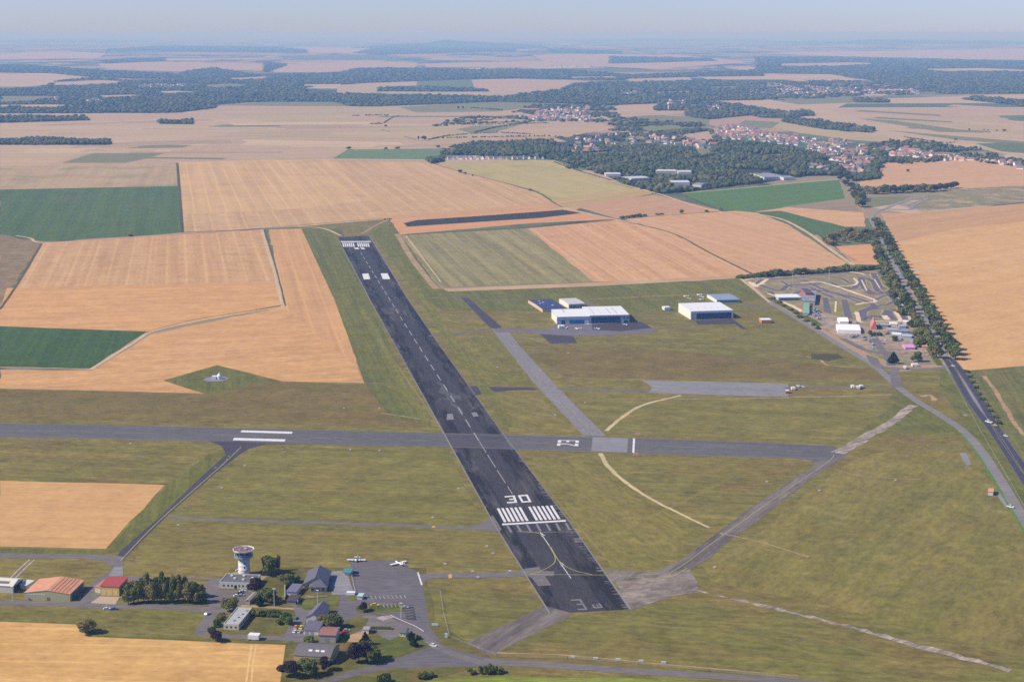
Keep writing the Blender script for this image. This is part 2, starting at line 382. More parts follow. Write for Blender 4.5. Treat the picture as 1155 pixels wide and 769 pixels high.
field([(303, 259), (341, 258), (376, 330), (405, 415), (335, 360), (320, 346), (316, 320)], fieldm('stubble_strip', (.48, .295, .15), ((310, 262), (350, 400)), 22, .2, c3=(.42, .26, .13), wheel=24))
# airfield turf
poly('grass', [(0, 438), (238, 444), (300, 430), (360, 431), (411, 432), (376, 330), (341, 258), (440, 247), (453, 265), (497, 326), (640, 322), (832, 313), (868, 341), (925, 375), (985, 412), (1010, 420), (1073, 412), (1155, 545), (1155, 790), (-40, 790), (-40, 438)], M['turf'], 0, label='mown airfield grass round the runways')
poly('grass', [(184, 429), (245, 412), (318, 430), (300, 445), (238, 446)], M['turf_green'], 1)
poly('grass', [(-20, 438.5), (240, 445), (300, 430), (411, 434), (440, 440), (480, 470), (480, 482), (-20, 472)], M['turf_brown'], 2)
poly('grass', [(340, 258.5), (385, 258), (440, 390), (480, 480), (440, 470), (412, 434), (378, 340)], M['turf_green'], .3)
poly('grass', [(418, 262), (445, 250), (496, 327), (600, 324), (830, 315), (860, 337), (780, 352), (640, 352), (500, 350), (468, 330)], M['turf_green'], 2)
poly('grass', [(-20, 497), (235, 500), (262, 508), (215, 545), (190, 547), (0, 541), (-20, 541)], M['turf'], 2)
poly('grass', [(590, 400), (700, 390), (980, 415), (1000, 428), (720, 427), (640, 425)], M['turf_brown'], 4)
poly('grass', [(0, 618), (120, 621), (188, 548), (235, 512), (262, 510), (134, 622), (110, 627), (0, 624)], M['turf_green'], 1)
field([(0, 542), (186, 547), (119, 619), (0, 616)], fieldm('stubble_runway_side', (.50, .315, .15), ((0, 590), (150, 592)), 9, .06, (.53, .34, .17), fine=.14), 1, label='stubble rectangle between taxiway and left edge')
# fields behind the airfield
field([(440, 248.5), (640, 235), (692, 247.5), (600, 252), (452, 265)], fieldm('stubble_round_dark', (.50, .28, .15), ((450, 262), (600, 252)), 15, .1))
poly('pond', [(455, 252), (470, 248.5), (560, 242.5), (635, 236.8), (656, 240.5), (610, 246), (459, 256)], ground_mat('dark_low_field', (.032, .036, .032), (.045, .05, .04), 0, .01, 8, .15, .2), 1)
field([(452, 265.5), (594, 258), (640, 294), (670, 318), (505, 324), (490, 318)],
      fieldm('striped_green_field', (.20, .205, .095), ((560, 260), (650, 320)), 16, .32, (.29, .26, .14), fine=.2), label='striped green grey field behind the airfield')
field([(594, 258), (700, 248), (755, 262), (800, 285), (848, 309), (790, 317), (669, 318), (640, 294)], fieldm('orange_stubble', (.48, .285, .16), ((600, 260), (680, 318)), 20, .16, (.52, .34, .205), fine=.16, wheel=24), label='orange stubble field behind the hangars')
field([(702, 247.5), (780, 241), (830, 238), (872, 242), (958, 299), (850, 309), (800, 285), (755, 262)], fieldm('stubble_salmon', (.47, .305, .19), ((720, 250), (900, 303)), 24, .15, (.52, .33, .20), c3=(.45, .28, .155), wheel=28), label='salmon stubble field left of the avenue')
field([(500, 326), (670, 319), (832, 311), (832, 314), (670, 323), (505, 329)], fieldm('pale_margin', (.40, .29, .20), ((500, 325), (670, 319)), 8, .2, c3=(.52, .42, .3)), .8)
field([(770, 219), (800, 214), (947, 203), (953, 224), (900, 231), (852, 238), (812, 236)], fieldm('green_crop_mid', (.085, .165, .045), ((800, 217), (940, 205)), 22, .12), label='bright green field below the village')
field([(885, 237), (890, 232), (958, 228), (972, 238), (940, 242)], fieldm('grey_field', (.25, .20, .15), ((885, 235), (960, 229)), 18, .15))
field([(852, 239), (888, 234), (962, 239), (974, 240), (976, 256), (950, 256)], fieldm('tan_wedge', (.48, .31, .18), ((860, 240), (970, 240)), 22, .1))
field([(852, 239.5), (880, 238), (958, 257), (930, 270), (915, 263)], fieldm('green_wedge', (.075, .13, .045), ((860, 240), (930, 268)), 22, .12))
field([(943, 278), (990, 275), (1000, 299), (962, 298)], fieldm('stubble_by_avenue', (.50, .29, .16), ((945, 280), (990, 278)), 22, .1))
field([(966, 209), (985, 190), (1090, 185), (1155, 184), (1155, 212), (1080, 216), (1048, 213), (1000, 212)], fieldm('stubble_right_far', (.46, .30, .185), ((970, 208), (1150, 200)), 40, .09, c3=(.46, .33, .21)))
field([(1000, 168), (1070, 172), (1100, 178), (1160, 184), (1160, 186), (1060, 190), (985, 196)], fieldm('stubble_village_right', (.46, .30, .19), ((970, 208), (1150, 200)), 40, .09))
field([(1020, 233), (1060, 214), (1140, 210), (1160, 210), (1160, 228), (1090, 234), (1050, 238)], ground_mat('rough_pasture', (.19, .19, .11), (.25, .22, .14), .1, .012, 0, 0, .3, .4, (.38, .32, .24)))
field([(970, 222), (1030, 221), (1005, 231), (975, 236)], mG2)
field([(994, 241), (1050, 239), (1090, 235), (1160, 229), (1160, 412), (1086, 418), (1070, 392), (1045, 345), (1022, 300), (1005, 262)],
      fieldm('big_stubble_right', (.53, .335, .165), ((1010, 272), (1155, 250)), 30, .13, (.56, .37, .19), fine=.14, c3=(.49, .305, .145)), label='big ochre stubble field right of the avenue')
field([(994, 241), (1050, 239), (1090, 235), (1160, 229), (1160, 249), (1080, 258), (1012, 273), (1005, 262)], fieldm('big_stubble_upper', (.44, .28, .155), ((1010, 272), (1155, 250)), 26, .1, (.47, .30, .17)))
field([(1086, 418.5), (1160, 412), (1160, 560), (1130, 485)], ground_mat('green_slope', (.11, .135, .04), (.17, .16, .06), ang_of((1105, 420), (1155, 500)), .015, 9, .22, .25), label='green field at the right edge')
ribbon('path', [(1110, 424), (1125, 445), (1140, 470), (1156, 492)], 4, M['dirt'], .8)
poly('grass', [(1040, 388), (1062, 396), (1080, 420), (1160, 548), (1160, 600), (1110, 505), (1060, 440), (1060, 416), (1075, 410)], M['turf_green'], 1)
poly('grass', [(1012, 440), (1060, 470), (1106, 488), (940, 486), (985, 468)], M['turf_green'], 2)
field([(-20, 700), (85, 704), (100, 718), (200, 722), (322, 727), (316, 769), (312, 800), (-20, 800)], fieldm('near_stubble', (.53, .335, .135), ((0, 740), (300, 745)), 8, .16, (.56, .37, .165), c3=(.47, .29, .115), fine=.2, wheel=24), .7, label='golden stubble field in the near left corner')
field([(460, 775), (470, 769), (560, 763), (700, 764), (790, 769), (900, 780), (900, 800), (430, 800)], M['bright'], 1, label='bright green crop strip at the bottom edge')
for pp, w in (([(284, 727), (281, 745), (277, 775)], 1.0), ([(289, 727), (286, 745), (283, 775)], 1.0), ([(222, 738), (260, 736), (305, 742)], .8), ([(0, 769), (60, 764), (130, 768)], .8), ([(0, 737), (150, 739), (240, 737)], .5)):
    ribbon('path', pp, w, ground_mat('wheel_track', (.66, .47, .25), (.62, .42, .2)), .15)
# pale farm tracks and hedgerow lines
mpt = ground_mat('farm_track', (.52, .42, .31), (.45, .37, .28), 0, .05)
mdk = ground_mat('dark_verge', (.085, .085, .05), (.12, .11, .06), 0, .05)
for pp, w, m in (([(295, 259), (303, 285), (313, 320), (319, 346)], 5, mpt), ([(319, 346), (270, 354), (220, 362), (172, 374), (150, 387), (102, 417)], 4.5, mpt), ([(102, 416.5), (50, 415), (-5, 414)], 2.5, mpt),
    ([(298, 259), (306, 285), (316, 320), (322, 345)], 2.5, mdk), ([(319, 344), (270, 352.5), (220, 360.5), (172, 372.3)], 2, mdk),
    ([(18, 266), (35, 269), (48, 274), (120, 270), (175, 266), (230, 262), (300, 257), (340, 256), (365, 258), (385, 266)], 5, mpt), ([(207, 262), (260, 260), (340, 254), (400, 249), (440, 247)], 3, mdk),
    ([(47, 275), (20, 320), (0, 349)], 4, mdk), ([(200, 184), (206, 262)], 6, mdk),
    ([(440, 247), (425, 254), (408, 264)], 5, M['dirt']), ([(442, 248), (455, 247.5), (480, 245)], 6, mpt),
    ([(448, 264), (462, 288), (480, 312), (492, 326)], 9, M['dirt']), ([(458, 266), (476, 290), (497, 318)], 2, mpt), ([(452, 265), (520, 261), (600, 256), (640, 252), (692, 247.5)], 3, mdk),
    ([(487, 184), (520, 194), (560, 204), (605, 217), (635, 234), (692, 247.5), (755, 262), (800, 285), (848, 309)], 4, mdk),
    ([(600, 181), (650, 192), (700, 208), (740, 218), (800, 237), (840, 240), (880, 247), (910, 262), (935, 280), (962, 299)], 7, mpt),
    ([(632, 234), (650, 238), (690, 247), (720, 252)], 8, mpt), ([(770, 218), (850, 211), (945, 202)], 6, mpt),
    ([(832, 312), (850, 326), (868, 341)], 4, mpt), ([(837, 310), (860, 326), (880, 340)], 4, M['chalk']),
    ([(1026, 306), (1045, 306), (1059, 307)], 15, M['chalk']), ([(1024, 310), (1056, 311)], 2, mdk),
    ([(920, 265), (940, 280), (965, 294)], 5, M['dirt'])):
    ribbon('path', pp, w, m, .4)
for v0, v1, w in (((300, 154), (470, 157), 5), ((470, 158), (430, 146), 5), ((340, 182), (500, 182), 5), ((0, 161.5), (250, 162), 5), ((560, 155), (640, 155), 9), ((945, 122), (975, 118), 8), ((960, 123.5), (1150, 122), 6)):
    ribbon('path', [v0, v1], w, mdk, .4, False)

# strips of other stubble across the far plain
_r = random.Random(3)
for i in range(26):
    v = _r.uniform(129, 178); u = _r.uniform(-20, 480 if v > 140 else 560); L = _r.uniform(60, 190); t = _r.uniform(1.0, 4.2)*(v-36)/110; sl = _r.uniform(-.035, .02)
    poly('field', [(u, v), (u+L, v+L*sl), (u+L*1.03+_r.uniform(-18, 6), v+L*sl+t), (u+_r.uniform(-20, 8), v+t)], _r.choice([mP1, mP2, mPl, mG2, fieldm('dusty_field', (.33, .26, .19), ((0, 150), (200, 150)), 30, .2), fieldm('light_stubble', (.46, .37, .26), ((0, 150), (200, 150)), 30, .2)]))
for i in range(16):
    v = _r.uniform(118, 158); u = _r.uniform(960, 1120); L = _r.uniform(50, 150); t = _r.uniform(.8, 3); sl = .06
    if v > 140 and u < 1010: continue
    poly('field', [(u, v), (u+L, v+L*sl), (u+L*1.02, v+L*sl+t), (u-8, v+t)], _r.choice([mP1, mPl, mG2, mP2, mGf]))
# mown tones and wheel tracks in the grass
def turfm(n, a, b, d, per=12, amt=.25): return ground_mat('turf_'+n, a, b, ang_of(*d), .012, per, amt, .3, .3, (.20, .155, .065))
poly('grass', [(795, 640), (850, 605), (925, 545), (960, 520), (1030, 500), (1085, 500), (1120, 545), (1160, 610), (1160, 740), (1000, 700), (880, 672), (800, 655)], turfm('diagonal', (.15, .148, .048), (.225, .185, .078), ((900, 680), (1010, 580)), 30, .2), 3)
poly('grass', [(600, 515), (675, 515), (720, 560), (800, 600), (760, 625), (735, 640), (690, 640), (640, 575)], turfm('triangle', (.155, .15, .048), (.215, .18, .07), ((620, 540), (740, 630)), 18, .18), 3)
poly('grass', [(290, 507), (505, 508), (545, 585), (440, 588), (205, 582)], turfm('middle', (.14, .145, .045), (.20, .17, .065), ((220, 560), (540, 570)), 16, .24), 3)
poly('grass', [(160, 600), (420, 598), (560, 604), (590, 640), (440, 628), (390, 628), (300, 640), (150, 640)], turfm('lower', (.15, .14, .05), (.21, .17, .07), ((200, 600), (560, 610)), 14, .2), 3)
poly('grass', [(535, 378), (560, 380), (600, 432), (545, 433), (510, 400)], turfm('wedge', (.135, .14, .045), (.19, .165, .065), ((540, 380), (600, 430)), 14, .2), 2)
poly('grass', [(550, 444), (605, 444), (650, 488), (575, 487)], turfm('wedge_low', (.16, .15, .05), (.22, .18, .08), ((550, 450), (650, 480)), 14, .2), 2)
poly('grass', [(640, 450), (1000, 448), (1010, 455), (960, 492), (930, 498), (720, 490), (690, 488)], turfm('upper_right', (.14, .142, .045), (.21, .175, .072), ((650, 460), (950, 475)), 16, .22), 3)
for pp in ([(215, 500), (340, 508), (500, 512)], [(300, 540), (420, 545), (530, 552)], [(820, 700), (900, 715), (1040, 750)], [(600, 530), (650, 590), (690, 636)], [(860, 520), (780, 560), (700, 600)], [(440, 400), (475, 450), (497, 484)], [(0, 455), (200, 458), (480, 470)], [(700, 700), (850, 720), (1000, 760)], [(960, 560), (1060, 570), (1130, 590)]):
    for o_ in (0, 1.6): ribbon('path', [(a, b+o_) for a, b in pp], .8, ground_mat('wheel_turf', (.19, .17, .07), (.24, .20, .09)), .35)
# ---------------------------------------------------------------- runways, taxiways, aprons, roads
rwL = [(380.5, 268), (418, 340), (446, 390), (501, 489), (557, 590), (621, 692)]
rwR = [(416.5, 266), (461.5, 340), (496, 390), (567, 489), (643, 590), (711, 687)]
Lw, Rw = toworld(rwL), toworld(rwR)
d = ((Lw[-1]+Rw[-1])/2-(Lw[0]+Rw[0])/2); ra = math.atan2(d.y, d.x); mid = (Lw[3]+Rw[3])/2
M['runway'] = asphalt_mat('runway_asphalt', (.025, .023, .023), (.125, .112, .104), ra, mid, 25, lo=.44, hi=.66)
sa = ang_of((0, 484), (935, 510))
M['runway2'] = asphalt_mat('cross_runway_asphalt', (.11, .106, .102), (.165, .157, .148), sa, lo=.35, hi=.75)
M['cross'] = asphalt_mat('crossing_asphalt', (.075, .068, .074), (.115, .105, .108), sa, lo=.35, hi=.75)
poly('runway', rwL+rwR[::-1], M['runway'], 0, label='long dark runway running away from the camera')
r2t = [(-15, 477.3), (156, 480.3), (280, 483), (501, 488.5), (568, 490), (716, 494), (860, 499), (941, 503)]
r2b = [(956, 513), (930, 520), (909, 518), (860, 516), (742, 512.3), (677, 510), (583, 507), (510, 504.5), (340, 501), (182, 496.6), (125, 495), (-15, 492.8)]
poly('runway', r2t+r2b, M['runway2'], 0, label='grey cross runway running left to right')
poly('pavement', [(499, 489.6), (567.5, 491), (576, 506), (509, 503.6)], M['cross'], 0)
poly('taxiway', [(235, 497.6), (262, 498), (340, 501.5), (300, 500.9), (281, 506), (268, 514), (245, 532), (190, 580), (150, 620), (135, 636), (128, 636), (135, 622), (180, 583), (230, 535), (255, 513), (250, 503)], M['tar_dark'], 0, label='dark narrow taxiway joining the cross runway')
ribbon('taxiway', [(-10, 626), (60, 627), (105, 628), (125, 632), (133, 638)], 9, M['tar'])
poly('taxiway', [(128, 626), (140, 628), (137, 645), (128, 645)], M['tar'])
poly('pavement', [(128, 640), (139, 640), (140, 651), (160, 650), (163, 660), (140, 664), (120, 664), (112, 672), (104, 679), (84, 680), (96, 668), (106, 655), (118, 648)], M['tar'], .3)
poly('pavement', [(129, 639), (138.5, 639), (139, 649), (122, 650)], M['concrete'])
ribbon('path', [(36, 631), (25, 641), (14, 652)], 4, M['chalk']); ribbon('path', [(36, 631), (25, 641), (14, 652)], 2.2, M['tar'])
ribbon('taxiway', [(190, 583), (225, 585.5), (300, 587.5), (436, 592), (500, 594.5), (545, 596.5), (563, 598)], 5.5, M['tar'], .3)
poly('taxiway', [(530, 594), (545, 589), (556, 581), (566, 597), (563, 600), (535, 597)], M['tar'])
poly('taxiway', [(518, 334), (526, 334), (566, 369), (560, 371), (553, 370)], M['tar_dark'])
poly('taxiway', [(554, 371), (572, 372), (586, 390), (630, 438), (684, 492), (658, 491), (603, 433), (569, 390)], asphalt_mat('taxiway_asphalt', (.20, .19, .18), (.26, .24, .225), ang_of((569, 390), (658, 491)), lo=.3, hi=.8), 0, label='pale wide taxiway between the runways')
ribbon('taxiway', [(459, 336), (490, 336.5), (520, 335), (555, 339), (600, 337.5)], (7, 4), M['tar'])
ribbon('taxiway', [(484, 379), (500, 378), (530, 374.5), (560, 373)], 6, M['tar'])
poly('taxiway', [(524, 436), (531, 435.3), (580, 437), (600, 437), (606, 440), (580, 440), (548, 443), (534, 447)], M['tar_dark'])
ribbon('taxiway', [(628, 438.5), (680, 440.3), (735, 441)], 7, M['tar'])
poly('pavement', [(724, 429), (800, 430.5), (889, 433), (889, 447.5), (860, 447.3), (731, 443), (736, 437)], asphalt_mat('old_apron', (.20, .195, .195), (.29, .28, .27), sa, lo=.35, hi=.7), 1, label='weathered grey slab apron in the grass')
ribbon('road', [(885, 438), (930, 436.5), (1012, 437.5)], (7, 4), M['tar'])
poly('pavement', [(559, 371), (622, 371), (627, 366), (665, 365), (722, 362.5), (728, 368.5), (743, 369.5), (733, 376.5), (700, 377.5), (664, 379.3), (646, 379), (651, 387.5), (621, 388), (610, 377.5), (600, 375.5), (559, 374.8)], asphalt_mat('hangar_apron', (.15, .135, .14), (.20, .18, .175), 0, lo=.3, hi=.8), 0, label='asphalt apron before the large hangar')
poly('pavement', [(609, 377), (646, 379), (651, 387), (621, 387.6)], M['tar_dark'])
poly('pavement', [(668, 366), (724, 363), (735, 370), (700, 374), (668, 372)], M['tar_dark'], .3)
poly('pavement', [(784, 361.5), (826, 359.5), (831, 363), (843, 372), (837, 371), (829, 365.6), (787, 366.5)], M['tar_dark'])
for pp, w in (([(740, 370), (770, 367.5), (800, 367)], 5), ([(714, 354), (770, 353.5)], 2.5), ([(716, 361), (780, 361)], 3), ([(660, 338), (760, 333), (800, 332)], 2), ([(832, 345), (868, 342)], 6), ([(828, 350), (870, 348)], 4),
    ([(660, 339), (672, 346), (690, 350)], 5), ([(740, 348), (770, 346)], 4), ([(560, 375), (590, 380), (620, 389.5)], 1.2)):
    ribbon('path', pp, w, M['tar'] if w > 2 else M['dirt'])
M['old'] = M['oldtar']
poly('taxiway', [(910, 518.5), (936, 519), (956, 512), (948, 518), (925, 533), (880, 567), (858, 585), (830, 604), (800, 630), (778, 643), (772, 652), (740, 655), (690, 656), (684, 643), (739, 645), (768, 631), (846, 573), (880, 550), (921, 522.5)], M['oldtar'], .6, 18, label='worn brown taxiway curving along the airfield edge')
poly('pavement', [(694, 655), (778, 642), (786, 655), (788, 668), (762, 671.5), (735, 680), (712, 688)], ground_mat('broken_pavement_pad', (.16, .15, .16), (.23, .20, .20), .3, .03, 6, .3, .45, .4, (.36, .33, .32)), 1)
poly('pavement', [(614, 683), (640, 690), (648, 692), (607, 712), (560, 737), (548, 737), (527, 724), (560, 709)], M['oldtar'], .6, 18)
ribbon('path', [(787, 666), (830, 676), (880, 688), (930, 700), (985, 714), (1060, 735), (1140, 756)], (2.4, 6), M['rubble'], 1.8)
ribbon('path', [(944, 511), (975, 494), (1005, 476), (1029, 457)], (11, 9), M['rubble'], 1.5)
ribbon('path', [(677, 511), (686, 526), (706, 544), (735, 563), (775, 583), (800, 595)], (4, 2.2), ground_mat('chalk_strip', (.52, .47, .33), (.44, .39, .26)), .35)
ribbon('path', [(812, 601), (860, 612), (912, 628)], (1.5, 2.2), M['dirt'], .4)
ribbon('path', [(768, 446), (725, 457), (700, 472), (684, 486)], (3, 4), ground_mat('chalk_strip', (.52, .47, .33), (.44, .39, .26)), .35)
ribbon('path', [(731, 449), (800, 450), (890, 448.5)], 1.2, M['chalk'], .4); ribbon('path', [(890, 448), (950, 447), (1006, 445)], 1.5, M['chalk'], .4)
ribbon('path', [(910, 402), (925, 406), (935, 412), (975, 415)], 2.5, M['dirt'], .6)
poly('grass', [(915, 399), (945, 399), (952, 404), (935, 407), (915, 405)], ground_mat('rough_scrub', (.055, .06, .03), (.09, .09, .04), 0, .1), 1)
ribbon('path', [(430, 466), (470, 472), (495, 477)], 2, M['dirt'], .6); ribbon('path', [(411, 432), (468, 433.5)], 1, M['dirt'], .3)
ribbon('path', [(940, 529), (975, 537), (1040, 541)], 1.2, M['dirt'], .4)
for pp in ([(1038, 447), (1050, 446), (1053, 452)],): ribbon('path', pp, 5, M['dirt'], 1.6)
poly('pavement', [(1082, 511), (1090, 511), (1096, 524), (1090, 525)], M['concrete'], .5)
poly('pavement', [(1122, 555), (1130, 556), (1145, 572), (1134, 572)], M['concrete'], .3)
ribbon('road', [(868, 341), (905, 363), (945, 388), (985, 412), (1008, 432), (1032, 451), (1060, 468), (1085, 485), (1105, 506), (1125, 536), (1146, 570), (1165, 602)], 8, asphalt_mat('perimeter_asphalt', (.20, .185, .17), (.26, .24, .22), .1, lo=.3, hi=.8), .1, label='grey perimeter road curving round the airfield')
ribbon('grass', [(1085, 490), (1103, 513), (1121, 543), (1139, 572), (1155, 600)], 1.6, ground_mat('green_verge', (.07, .20, .05), (.09, .23, .06)))
ribbon('road', [(1009, 415.5), (1030, 416), (1057, 415.5), (1072, 413)], 9, M['tar']); ribbon('road', [(982, 401), (990, 412), (1009, 416.5)], 10, M['tar']); ribbon('road', [(1009, 414), (1009.5, 424), (1013, 437)], (8, 11), M['tar'])
laneL = [(1066, 404), (1072, 413), (1094, 452), (1121, 488), (1155, 541), (1175, 572)]; laneR = [(1070, 404), (1079, 412), (1102, 445), (1130, 492), (1155, 528), (1175, 556)]
ribbon('pavement', [(1072, 412), (1098, 449), (1122, 485), (1158, 537)], (13, 5), M['concrete'], .2)
M['hw'] = asphalt_mat('highway_asphalt', (.062, .056, .068), (.085, .078, .088), ang_of((1094, 452), (1155, 541)), lo=.3, hi=.8)
ribbon('road', laneL, 7.5, M['hw'], label='left carriageway of the dual road'); ribbon('road', laneR, 7.5, M['hw'], label='right carriageway of the dual road')
for L_, off in ((laneL, 0), (laneR, 0)):
    w = smooth_line(toworld(L_))
    for s in (-3.3, 3.3):
        ww = []
        for i, p in enumerate(w):
            dd = (w[min(i+1, len(w)-1)]-w[max(i-1, 0)]).normalized(); ww.append(p+Vector((-dd.y, dd.x, 0))*s)
        ribbon('marking', None, .35, M['edge'], 0, False, ww)
av = [(1066, 404), (1062, 395), (1045, 365), (1030, 340), (1016, 315), (1003, 284), (990, 261.4), (983.3, 248.6), (984.3, 243), (990, 238), (1000, 235), (1004, 233), (1020, 227), (1038.5, 223)]
ribbon('road', av, 8, asphalt_mat('avenue_asphalt', (.24, .225, .215), (.30, .28, .265), ra, lo=.3, hi=.8), label='pale avenue road between two rows of trees')
ribbon('road', [(1000, 236), (1012, 236.5), (1027, 236.4), (1029, 233), (1038.6, 228), (1047, 224)], 9, M['concrete'])
ribbon('path', [(985, 243), (970, 235), (968, 225), (960, 205), (955, 196)], 6, M['dirt'])
for pp, w_ in (([(407, 345), (437, 402), (462, 448), (483, 480)], 8), ([(447, 290), (476, 336), (510, 385), (546, 436), (576, 482)], 11), ):
    ribbon('grass', pp, w_, turfm('verge', (.125, .14, .042), (.18, .17, .058), RW, 8, .3), 1.5)
# karting ground
poly('pavement', [(840, 316), (900, 311), (1000, 304), (1020, 330), (1032, 362), (1040, 380), (1063, 392), (1062, 410), (1005, 412), (985, 402), (945, 378), (905, 355), (868, 337)],
     ground_mat('circuit_infield', (.27, .235, .18), (.20, .19, .11), .2, .02, 0, 0, .35, .5, (.33, .28, .22)), 1, label='dusty ground of the karting circuit')
for p in ([(912, 318), (1000, 309), (1015, 328), (985, 330)], [(925, 345), (990, 340), (1020, 345), (1020, 352), (925, 360)], [(858, 325), (890, 321), (895, 327), (865, 330)]):
    poly('grass', p, ground_mat('circuit_infield_grass', (.19, .185, .10), (.25, .22, .13)), 1)
trk = asphalt_mat('track_asphalt', (.125, .112, .13), (.17, .152, .165), .2, lo=.3, hi=.8)
kerb = ground_mat('sand_kerb', (.70, .60, .50), (.62, .52, .42))
tracks = [([(855, 320), (862, 316), (900, 313), (960, 307), (975, 308), (1003, 312), (1012, 324), (1000, 330), (990, 328), (985, 318), (975, 314), (968, 318), (962, 326), (945, 322), (935, 319), (915, 321), (890, 322), (880, 328), (863, 324), (855, 320)], 8),
    ([(870, 332), (890, 334), (905, 328), (925, 328), (960, 335), (985, 344), (975, 350), (968, 354), (975, 362)], 8),
    ([(868, 329), (880, 336), (900, 338)], 8), ([(975, 330), (985, 332), (1000, 330), (1008, 325)], 7),
    ([(1000, 330), (1012, 342), (1015, 350), (1000, 348), (985, 349), (975, 352), (976, 360), (985, 356), (995, 358), (1000, 352), (1012, 350)], 7),
    ([(906, 316), (925, 325), (950, 334), (972, 342)], 6), ([(882, 318), (895, 324), (912, 324), (925, 330), (940, 336)], 6), ([(1000, 312), (1008, 322), (1018, 334), (1024, 346), (1026, 360), (1015, 366)], 6), ([(930, 312), (948, 314), (958, 319), (975, 322)], 6), ([(985, 349), (992, 345), (1003, 343), (1010, 338), (1003, 333), (992, 336), (985, 340)], 6), ([(965, 366), (975, 358), (990, 362), (1010, 366), (1030, 368)], 6),
    ([(1013, 350), (1018, 358), (1025, 362)], 9), ([(1000, 350), (1008, 361)], 9), ([(985, 309), (992, 322), (997, 326)], 8), ([(971, 313), (975, 325), (985, 331)], 9)]
for pp, w in tracks: ribbon('kerb', pp, w+3.2, ground_mat('worn_kerb', (.44, .38, .32), (.26, .22, .19), 0, .04, 0, 0, .4), .8)
for pp, w in tracks: ribbon('racetrack', pp, w, trk)
for pp, w in (([(845, 318), (852, 323), (866, 315)], 5), ([(838, 317), (845, 315.5), (865, 313)], 3), ([(847, 319), (853, 324)], 8), ([(903, 319.5), (925, 318.5), (945, 324), (965, 331), (985, 338), (986, 341), (975, 342), (965, 344)], 5), ([(940, 323), (960, 322.5), (967, 319), (963, 314)], 4),
    ([(959, 307), (970, 308.5), (975, 310)], 5), ([(984, 362), (1000, 363), (1015, 362), (1010, 352)], 5), ([(997, 356), (1001, 361)], 7), ([(972, 316), (978, 328)], 2), ([(1005, 322), (1013, 334), (1024, 355), (1028, 365)], 3), ([(986, 315), (992, 325)], 2),
    ([(966, 352), (969, 362), (972, 364)], 5), ([(880, 340), (895, 346), (905, 352)], 6), ([(928, 361), (950, 363), (970, 363)], 4), ([(943, 340), (942, 352)], 1.5), ([(866, 331), (874, 334)], 3), ([(857, 320), (862, 321)], 6)):
    ribbon('kerb', pp, w, kerb, .5)
quads('racetrack', [[(927.8, 336), (933.5, 336), (939.2, 360.3), (930.4, 359)], [(949, 338.5), (955.4, 338.5), (961.6, 359.5), (953.3, 359.5)]], trk)
poly('pavement', [(903, 352), (912, 345), (985, 372), (1020, 372), (1040, 385), (1063, 393), (1045, 402), (1000, 398), (960, 388), (930, 372)], ground_mat('paddock_gravel', (.26, .22, .20), (.33, .28, .25), 0, .05, 0, 0, .45), 1)
ribbon('road', [(985, 379), (992, 392), (1000, 400), (1005, 412)], 9, M['tar']); ribbon('road', [(950, 382), (980, 396), (1010, 398)], 7, M['tar'])
ribbon('kerb', [(978, 400), (990, 404), (1000, 409)], 2, M['yellowp'])
ribbon('grass', [(868, 336), (890, 348), (915, 361), (925, 368)], 10, M['lawn'], 1)
ribbon('grass', [(1044, 388), (1052, 400), (1060, 412)], 7, M['lawn'], .5)

# the built-up corner
M['tar_mid'] = asphalt_mat('parking_asphalt', (.15, .14, .138), (.19, .175, .17), .1, lo=.3, hi=.8)
poly('grass', [(140, 655), (235, 655), (245, 690), (236, 722.5), (100, 717), (85, 703), (-10, 700), (-10, 684), (140, 684)], M['turf'], 1)
poly('grass', [(260, 640), (480, 640), (490, 700), (560, 745), (400, 790), (316, 790), (322, 727), (240, 720), (245, 680)], ground_mat('village_turf', (.085, .098, .030), (.15, .13, .05), .3, .04, 0, 0, .32, .5, (.17, .12, .06)), 1)
ribbon('road', [(-10, 680), (60, 681), (120, 683), (180, 684.5), (245, 688)], 8.5, M['tar'], .1, label='service road past the orange hangar')
ribbon('road', [(244, 687), (234, 701), (226, 716)], 8, M['tar']); ribbon('road', [(226, 715), (250, 717), (300, 719), (330, 721)], 5.5, M['tar'])
poly('pavement', [(240, 652), (262, 652), (247, 665), (285, 666), (288, 672), (262, 690), (240, 694), (236, 682), (226, 662)], M['tar'], .3)
ribbon('path', [(140, 659), (190, 652), (240, 653)], 3, M['tar']); ribbon('path', [(262, 646), (275, 649), (300, 651)], 14, M['dirt'], .6)
ribbon('path', [(272, 683), (320, 686), (355, 688)], 3, M['dirt'], .4); ribbon('path', [(330, 721), (345, 718), (360, 700), (345, 685), (335, 680)], 10, M['tar_mid'])
poly('pavement', [(328, 678), (345, 690), (345, 700), (340, 716), (355, 718), (358, 726), (330, 722), (318, 722), (326, 706), (334, 694)], M['tar_mid'], .3)
apron = [(394.7, 634), (416, 632), (442.6, 631.7), (459, 638), (470.5, 645), (476, 660), (480, 680), (485, 707), (500, 728), (545, 741), (600, 748), (560, 752), (500, 752), (440, 754), (400, 762), (355, 775), (345, 775), (395, 756), (440, 745), (485, 729), (478, 716), (465, 707), (440, 695), (416, 691), (398, 697), (384, 702), (378, 690), (384, 680), (380, 669), (398, 669)]
poly('pavement', apron, asphalt_mat('apron_asphalt', (.125, .113, .115), (.175, .16, .158), .0, lo=.3, hi=.8), .15, label='aircraft apron and junction beside the clubhouse')
poly('pavement', [(364, 645), (391, 643.5), (399, 669.5), (375, 671)], M['concrete'])
poly('pavement', [(416, 697), (440, 699), (455, 706), (452, 716), (440, 722), (432, 720), (424, 712), (412, 716), (404, 722), (395, 716), (412, 708)], M['tar'])
